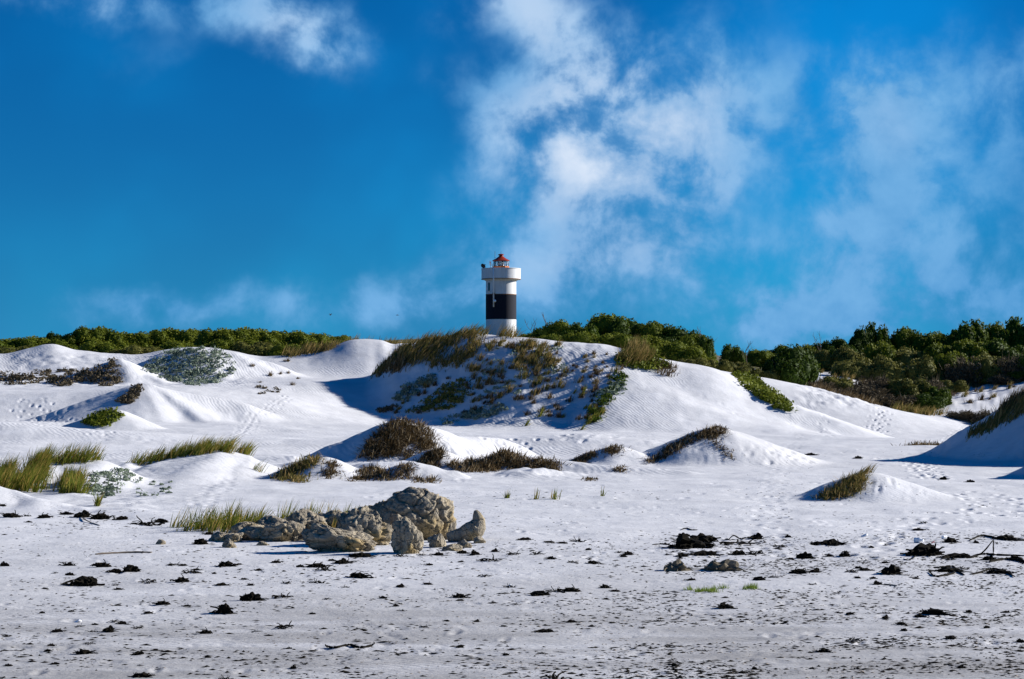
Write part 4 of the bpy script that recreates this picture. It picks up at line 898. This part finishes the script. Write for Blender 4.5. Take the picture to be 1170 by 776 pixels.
BIG = [(800,619,30,'black tangled seaweed lump filling the upper middle of the central wrack heap',.7),(1095,637,30,'black seaweed mat under the right kelp tangle',.5),(1140,655,26,'black seaweed mat under the arched kelp stem',.5),(1150,616,24,'black seaweed lump along the topmost kelp stem',.5),(1085,653,28,'black seaweed mat between the hooked kelp stem and the arched one',.5),(97,669,31,'largest dark spiky seaweed clump on the lower left sand',1.0),(150,653,18,'dark seaweed clump rightmost of three below the driftwood stick',1.1),(118,648,16,'curled dark seaweed clump leftmost of three below the driftwood stick',1.0),(132,654,14,'dark seaweed clump in the middle of three below the driftwood stick',.9),
 (75,646,14,'smooth dark lump of seaweed left of the three clumps',.9),(256,701,19,'dark rounded seaweed lump standing alone in the lower left sand',1.3),(323,718,19,'dark rounded seaweed lump nearest the curved kelp stem',1.2),(289,686,21,'ragged dark seaweed clump right of the lone rounded lump',1.0),(321,683,19,'flat-bottomed dark seaweed clump below the rock pile',.9),
 (168,600,32,'long dark ragged seaweed heap at the right end of the left wrack line',.7),(773,652,26,'tan and dark double lump leftmost of the spongy lumps',.9),(825,652,44,'long tan and dark spongy lump beside the leftmost double lump',.6),(785,626,34,'long black seaweed ridge at the left of the central wrack heap',.7),(842,622,36,'black branching seaweed at the top of the central wrack heap',.5),
 (1058,634,36,'steep black seaweed heap beside white litter on the right',1.1),(806,634,28,'black seaweed mat at the foot of the central wrack heap',.5),(865,633,18,'rounded black seaweed lump at the right of the central wrack heap',.9),(1018,656,22,'spiky black seaweed clump left of the tangled kelp stems',.8),(1068,702,28,'flat dark seaweed streak alone in the gritty sand at right',.5),
 (638,778,32,'olive seaweed lump cut by the bottom edge of the picture',.7),(616,680,22,'dark seaweed clump leftmost of three in the centre foreground',.6),(636,676,20,'dark seaweed clump in the middle of three in the centre foreground',.7),(653,676,18,'dark seaweed clump rightmost of three in the centre foreground',.8),(623,722,20,'low dark seaweed mat below the three centre clumps',.5),
 (561,641,22,'dark trailing seaweed clump in front of the horn-shaped rock',.7),(409,660,22,'dark seaweed clump with a tail below the wedge rock',.8),(414,636,22,'dark flat seaweed clump right under the wedge rock',.5),(395,643,22,'dark flat seaweed mat left of the clump under the wedge rock',.5),(828,695,17,'small dark seaweed clump below the bright green sprouts',.6),(1049,606,14,'brown flat seaweed blob above the white litter',.5)]
for px, py, wd, lab, hr in BIG: weed(px, py, wd, lab, None, hr, WT if 'tan and' in lab else None)
ZL = {'L': ('small dark seaweed scrap strewn on the sand left of centre', 'seaweed scraps left of centre'), 'C': ('small dark seaweed scrap strewn on the sand in the centre foreground', 'seaweed scraps in the centre'), 'R': ('small dark seaweed scrap strewn on the gritty sand at right', 'seaweed scraps at right'), 'W': ('small dark seaweed scrap in the wrack line below the near left bank', 'seaweed scraps of the left wrack line')}
SM = [(51,673,6),(197,646,15),(219,655,18),(171,666,18),(208,665,16),(253,669,12),(286,669,7),(315,643,10),(258,647,18),(186,691,15),(169,701,10),(130,711,12),(140,713,10),(158,718,12),(125,722,13),(106,722,9),(65,722,12),(91,716,9),(109,714,7),(103,736,11),(58,738,8),(159,748,12),(96,747,16),(64,759,8),(161,773,20),(258,776,14),(349,759,8),(335,764,7),(373,685,8),(361,648,20),(373,652,18),(391,644,14),(229,622,16),(239,611,10),(362,666,14),(328,667,10),(135,674,8),(5,647,10),(9,761,8),(3,775,8),(82,699,6),(235,724,13),
 (459,636,12),(501,635,12),(529,632,10),(542,634,10),(585,634,14),(612,634,12),(660,619,14),(628,620,10),(600,617,14),(643,621,10),(553,659,13),(582,671,11),(489,668,9),(458,671,9),(525,683,14),(590,691,9),(459,698,9),(653,711,11),(753,710,9),(525,740,8),(578,749,7),(619,747,10),(770,760,7),(773,627,14),(655,643,12),(677,644,12),(717,634,10),(763,634,8),(703,676,10),(691,672,9),
 (809,624,16),(865,616,14),(779,636,12),(844,634,16),(893,625,15),(790,663,10),(932,623,14),(949,622,22),(921,638,16),(912,655,18),(932,654,12),(867,663,14),(974,654,14),(988,652,14),(965,636,12),(1054,598,9),(1086,620,13),(1002,668,10),(927,668,10),(1051,705,12),(942,745,13),(1012,701,9),(1107,700,8),(974,732,16),(1030,714,10),(1017,765,8),(928,764,7),(1166,734,10),(1033,721,8),(1086,730,14),(862,765,6),(1100,650,12),(1130,640,14),(1150,655,12),(1085,640,12),(1160,640,14),(780,613,12),(926,520,10),(980,524,8),(1078,548,8),(1108,551,8),(885,660,10),(1150,700,8),(1110,730,9),
 (13,591,18),(30,590,9),(50,592,13),(77,588,14),(95,591,18),(114,593,20),(140,594,14),(185,597,14),(2,578,8),(33,597,7)]
for x0, x1, y0, y1, n in [(40,400,640,672,18),(0,400,685,770,16),(400,740,612,650,14),(420,760,660,720,12),(760,900,610,640,12),(900,1170,612,662,22),(800,1170,680,770,14)]:
    for _ in range(n): SM.append((rng.uniform(x0, x1), rng.uniform(y0, y1), rng.uniform(4.5, 9)))
for px, py, wd in SM:
    k = 'W' if (py < 602 and px < 250) else 'L' if px < 400 else 'C' if px < 740 else 'R'
    weed(px, py, wd, *ZL[k])
def kelp(pts, rad, label, m=None, cat='kelp stem', name='kelp_stem', lift=None):
    P = []
    for i, (px, py) in enumerate(pts):
        q = hits(px, py)[0]; P.append(Vector(q))
    rad *= .72 if m is None else 1
    Q = []
    for i, (px, py) in enumerate(pts):
        if lift and lift[i]:                     # raised point: same depth as the foot, lifted by so many px
            b = hits(px, py+lift[i])[0]; Q.append(Vector((b[0], b[1], b[2]+lift[i]*b[1]/F)))
        else: Q.append(P[i]+Vector((0, 0, rad*.6)))
    # smooth subdivision
    S_ = []
    for i in range(len(Q)-1):
        p0, p1, p2, p3 = Q[max(i-1, 0)], Q[i], Q[i+1], Q[min(i+2, len(Q)-1)]
        for k in range(5):
            t = k/5; S_.append(.5*((2*p1)+(p2-p0)*t+(2*p0-5*p1+4*p2-p3)*t*t+(3*p1-p0-3*p2+p3)*t**3))
    S_.append(Q[-1]); n = len(S_)
    for i in range(n): S_[i] = S_[i]+Vector((random.uniform(-.3, .3), random.uniform(-.3, .3), random.uniform(0, .3)))*rad
    tag(tube(name, S_, [rad*(1-.6*abs(2*i/(n-1)-1)**3)*random.uniform(.8, 1.15) for i in range(n)], m or M['weed'], None, 6, tuple(Q[0])), label, cat)
kelp([(372,737),(375,740),(384,741),(398,738),(412,741),(424,739),(428,735)], .016, 'curved dark kelp stem lying with upturned ends in the lower left centre', lift=[6,0,0,0,0,0,4])
kelp([(109,634),(125,633),(150,632),(174,632)], .014, 'thin straight driftwood stick on the sand left of the rock pile', M['stick'], 'driftwood', 'driftwood_stick')
kelp([(372,617),(384,613),(395,609),(400,610)], .018, 'pale forked driftwood at the shaded foot of the rocks', M['stick'], 'driftwood', 'driftwood_stick')
kelp([(1075,640),(1090,637),(1108,638),(1122,634),(1140,635),(1175,636)], .022, 'long black kelp stem along the middle of the right tangle')
kelp([(1108,618),(1122,613),(1140,616),(1152,618),(1175,618)], .024, 'thick black kelp stem along the top of the right tangle')
kelp([(1112,636),(1122,632),(1135,617)], .014, 'slanting black kelp stem leaning up in the right tangle', lift=[0,4,18])
kelp([(1135,634),(1135,625),(1135,617)], .012, 'upright black kelp stem in the right tangle', lift=[0,9,17])
kelp([(1062,654),(1068,659),(1080,658),(1090,655),(1078,650),(1066,649)], .018, 'hooked black kelp stem below the right tangle')
kelp([(1072,649),(1088,648),(1095,654),(1102,658)], .018, 'short black kelp stem crossing the hooked one')
kelp([(1108,657),(1120,655),(1130,651),(1142,652),(1150,655),(1160,660)], .018, 'arched black kelp stem nearest the right edge')
kelp([(1130,643),(1150,640),(1175,644)], .028, 'thick black kelp bundle at the right edge')
kelp([(1062,637),(1052,632),(1040,640),(1032,639)], .012, 'thin black kelp root under the steep seaweed heap')
kelp([(778,606),(784,604),(790,606),(797,606)], .014, 'small looped kelp stem above the central wrack heap')
kelp([(832,618),(838,612),(846,616),(856,614),(866,615)], .014, 'spiky black kelp stem on top of the central wrack heap', lift=[0,6,0,3,0])
kelp([(745,623),(756,622),(766,623)], .012, 'straight dark kelp stem left of the central wrack heap')
kelp([(1010,668),(1018,669),(1025,670)], .008, 'thin pale twig on gritty sand below the spiky clump', M['stick'], 'driftwood', 'driftwood_stick')
kelp([(92,591),(104,598),(114,601)], .012, 'thin slanting stick in the left wrack line', M['stick'], 'driftwood', 'driftwood_stick')
# bright green sprouts
for px, py, wd, n, lab in [(807,676,24,420,'bright green sprouts growing on the sand below the spongy lumps'), (852,673,26,220,'paler sparse green sprouts right of the bright ones'), (787,674,8,60,'tiny green sprout left of the bright ones'), (828,672,8,60,'tiny green sprout between the two sprout patches')]:
    patch('sprout_patch', lab, 'sprouts', [(px-wd/2,py-2),(px+wd/2,py-2),(px+wd/2,py+1),(px-wd/2,py+1)], n, .075, M['moss'], .05, .35, .007, .3, max(6, n//14), .04, None, 700+px)
# litter
def bottle(px, py, ln, r, m, label, name, ang):
    p = hits(px, py)[0]; prof = [(.02*r, 0), (r*.9, 0), (r, .05*ln), (r, .25*ln), (r*.92, .3*ln), (r, .35*ln), (r, .62*ln), (r*.45, .82*ln), (r*.42, .9*ln)]
    e = empty(name, (p[0], p[1], p[2]+r)); tag(e, label, 'litter')
    b = lathe('bottle_body', prof, m, e, 20); c = lathe('bottle_cap', [(r*.5, .9*ln), (r*.5, ln)], M['plastic'], e, 16)
    e.rotation_euler = (R(90), 0, ang)
bottle(1045, 620, .13, .035, M['plastic'], 'white plastic bottle lying left of the steep seaweed heap', 'plastic_bottle', .9)
bottle(1077, 616, .10, .025, M['plastic'], 'small white plastic bottle lying on the wrack at right', 'plastic_bottle', 2.2)
def flake(px, py, s, m, label, seed, lift=0):
    p = hits(px, py)[0]; rs = random.Random(seed); bm = bmesh.new(); bmesh.ops.create_icosphere(bm, subdivisions=3, radius=1)
    for v in bm.verts:
        n = 1+.3*mnoise.noise(v.co*1.8+Vector((seed, 0, 0))); v.co = Vector((v.co.x*s*n, v.co.y*s*.7*n, v.co.z*s*.35*n+s*.25+s*.25*math.sin(v.co.x*3)))
    me = bpy.data.meshes.new('scrap'); bm.to_mesh(me); bm.free(); tag(link('plastic_scrap', me, None, m, (p[0], p[1], p[2]+lift)), label, 'litter')
flake(1066, 628, .022, M['redpl'], 'small red plastic scrap on the right side of the steep seaweed heap', 1, .09)
flake(988, 613, .05, M['plastic'], 'crumpled white plastic scrap on open sand at right', 2)
flake(582, 670, .025, M['plastic'], 'little white shell-like scrap beside a seaweed scrap in the centre', 3)
flake(89, 711, .03, M['plastic'], 'small white scrap among the lower left seaweed', 4)
# crumbs too many to count
def crumbs(name, n, boxes, smin, smax, m, label, seed):
    g = np.random.default_rng(seed); Vs = []; k = 0
    oct_v = np.array([[1, 0, 0], [-1, 0, 0], [0, 1, 0], [0, -1, 0], [0, 0, 1], [0, 0, -.4]], float); oct_f = np.array([[0, 2, 4], [2, 1, 4], [1, 3, 4], [3, 0, 4], [2, 0, 5], [1, 2, 5], [3, 1, 5], [0, 3, 5]])
    wts = np.array([b[4] for b in boxes], float); wts /= wts.sum(); ch = g.choice(len(boxes), n, p=wts)
    px = np.array([g.uniform(boxes[c][0], boxes[c][1]) for c in ch]); py = np.array([g.uniform(boxes[c][2], boxes[c][3]) for c in ch])
    keep = fbm(px*.011, py*.075, 3, seed)+.25*np.sin(py*.21+px*.004) > g.uniform(-.45, .55, n)
    P = hits(px[keep], py[keep]); n = len(P)
    s = g.uniform(0, 1, n)**2.4*(smax-smin)+smin; st = g.uniform(.6, 2.6, n); a = g.uniform(-.5, .5, n)
    V = oct_v[None]*np.stack([s*st, s, s*g.uniform(.25, .6, n)], -1)[:, None]*g.uniform(.6, 1.3, (n, 6, 1))
    x = V[..., 0]*np.cos(a)[:, None]-V[..., 1]*np.sin(a)[:, None]; y = V[..., 0]*np.sin(a)[:, None]+V[..., 1]*np.cos(a)[:, None]
    V = np.stack([x, y, V[..., 2]], -1)+P[:, None]; Fc = (oct_f[None]+(np.arange(n)*6)[:, None, None]).reshape(-1, 3)
    tag(link(name, mesh_np(name, V.reshape(-1, 3), [Fc], m)), label, None, None, 'stuff')
crumbs('seaweed_crumbs', 38000, [(0,420,605,776,1.0),(400,780,605,776,1.4),(760,1170,605,776,2.2),(700,1170,640,776,1.5),(760,1170,608,660,.8),(0,260,583,605,.25),(480,900,555,620,.25),(850,1170,515,610,.2)], .003, .023, M['weed'], 'fine dark seaweed crumbs scattered over the beach', 900)
crumbs('shell_grit', 5000, [(0,1170,640,776,1.0),(500,1170,680,776,1.5)], .003, .011, M['stick'], 'brown grit and shell fragments on the near sand', 901)

# ------------------------------------------------------------------ birds
def bird(px, py, Y, label, flap):
    p = world_at(px, py, Y); bm = bmesh.new()
    prof = [(-.20, .01), (-.12, .05), (0, .075), (.12, .055), (.18, .035), (.24, .004)]; rings = []
    for x, r in prof: rings.append([bm.verts.new((x, r*math.cos(6.283*i/8), r*math.sin(6.283*i/8))) for i in range(8)])
    for a, b in zip(rings[:-1], rings[1:]):
        for i in range(8): bm.faces.new((a[i], a[(i+1) % 8], b[(i+1) % 8], b[i]))
    bm.faces.new(rings[0]); bm.faces.new(rings[-1])
    for sgn in (-1, 1):
        st = [(.10, .04, .02, .16), (.12, .28, .02+.22*flap, .15), (.02, .55, .02+.10*flap, .02)]; up = []; dn = []
        for x, y, z, ch in st: up.append((bm.verts.new((x, sgn*y, z+.012)), bm.verts.new((x-ch, sgn*y, z+.008)))); dn.append((bm.verts.new((x, sgn*y, z-.004)), bm.verts.new((x-ch, sgn*y, z-.002))))
        for i in range(2):
            bm.faces.new((up[i][0], up[i+1][0], up[i+1][1], up[i][1])); bm.faces.new((dn[i][0], dn[i][1], dn[i+1][1], dn[i+1][0])); bm.faces.new((up[i][0], dn[i][0], dn[i+1][0], up[i+1][0])); bm.faces.new((up[i][1], up[i+1][1], dn[i+1][1], dn[i][1]))
    me = bpy.data.meshes.new('bird'); bm.to_mesh(me); bm.free(); o = link('bird', me, None, M['bird'], p); o.rotation_euler.z = .7; o.scale = (.55, .55, .55)
    tag(o, label, 'bird', 'distant birds')
bird(377.5, 360, 210, 'tiny dark bird flying above the left bushes, farther from the lighthouse', 1)
bird(454, 360, 210, 'tiny dark bird flying between the left bushes and the lighthouse', -.4)

# ------------------------------------------------------------------ single out the small repeats by where they lie
def order_labels(group, text, nb):
    obs = [o for o in COL.objects if o.get('group') == group]
    row = lambda o: HY-(o.location.z-CZ)*F/o.location.y
    obs.sort(key=row); n = len(obs)
    names = {1: [''], 2: ['upper', 'lower'], 3: ['upper', 'middle', 'lower'], 4: ['topmost', 'upper', 'lower', 'bottom'], 5: ['topmost', 'upper', 'middle', 'lower', 'bottom']}[nb]
    for b in range(nb):
        part = sorted(obs[b*n//nb:(b+1)*n//nb], key=lambda o: o.location.x/o.location.y)
        for i, o in enumerate(part): o['label'] = f'{text}, {ORD[i]} from left' + (f' in the {names[b]} row' if names[b] else '')
for grp, text, nb in [('tufts on the dune face', 'brown-green tuft on the big dune face', 5), ('tufts high on the dune face', 'green tuft below the lighthouse', 2), ('tufts at the dune foot', 'thin tuft at the dune foot', 2),
                      ('tufts left of the spur', 'tuft in the hollow left of the spur', 3), ('tufts on the shaded flank', 'shaded tuft on the left flank', 2), ('dry tufts on pale sand', 'dry tuft on pale sand', 1),
                      ('tufts above the right bank', 'dry tuft on the slope above the right bank', 2), ('tufts behind the right dune', 'dry tuft behind the rippled right dune', 2), ('tufts on the lower spur', 'leaning green tuft on the lower spur', 1), ('seaweed scraps left of centre', 'seaweed scrap left of centre', 5), ('seaweed scraps in the centre', 'seaweed scrap in the centre foreground', 3),
                      ('seaweed scraps at right', 'seaweed scrap on the right sand', 5), ('seaweed scraps of the left wrack line', 'seaweed scrap in the left wrack line', 1)]:
    order_labels(grp, text, nb)
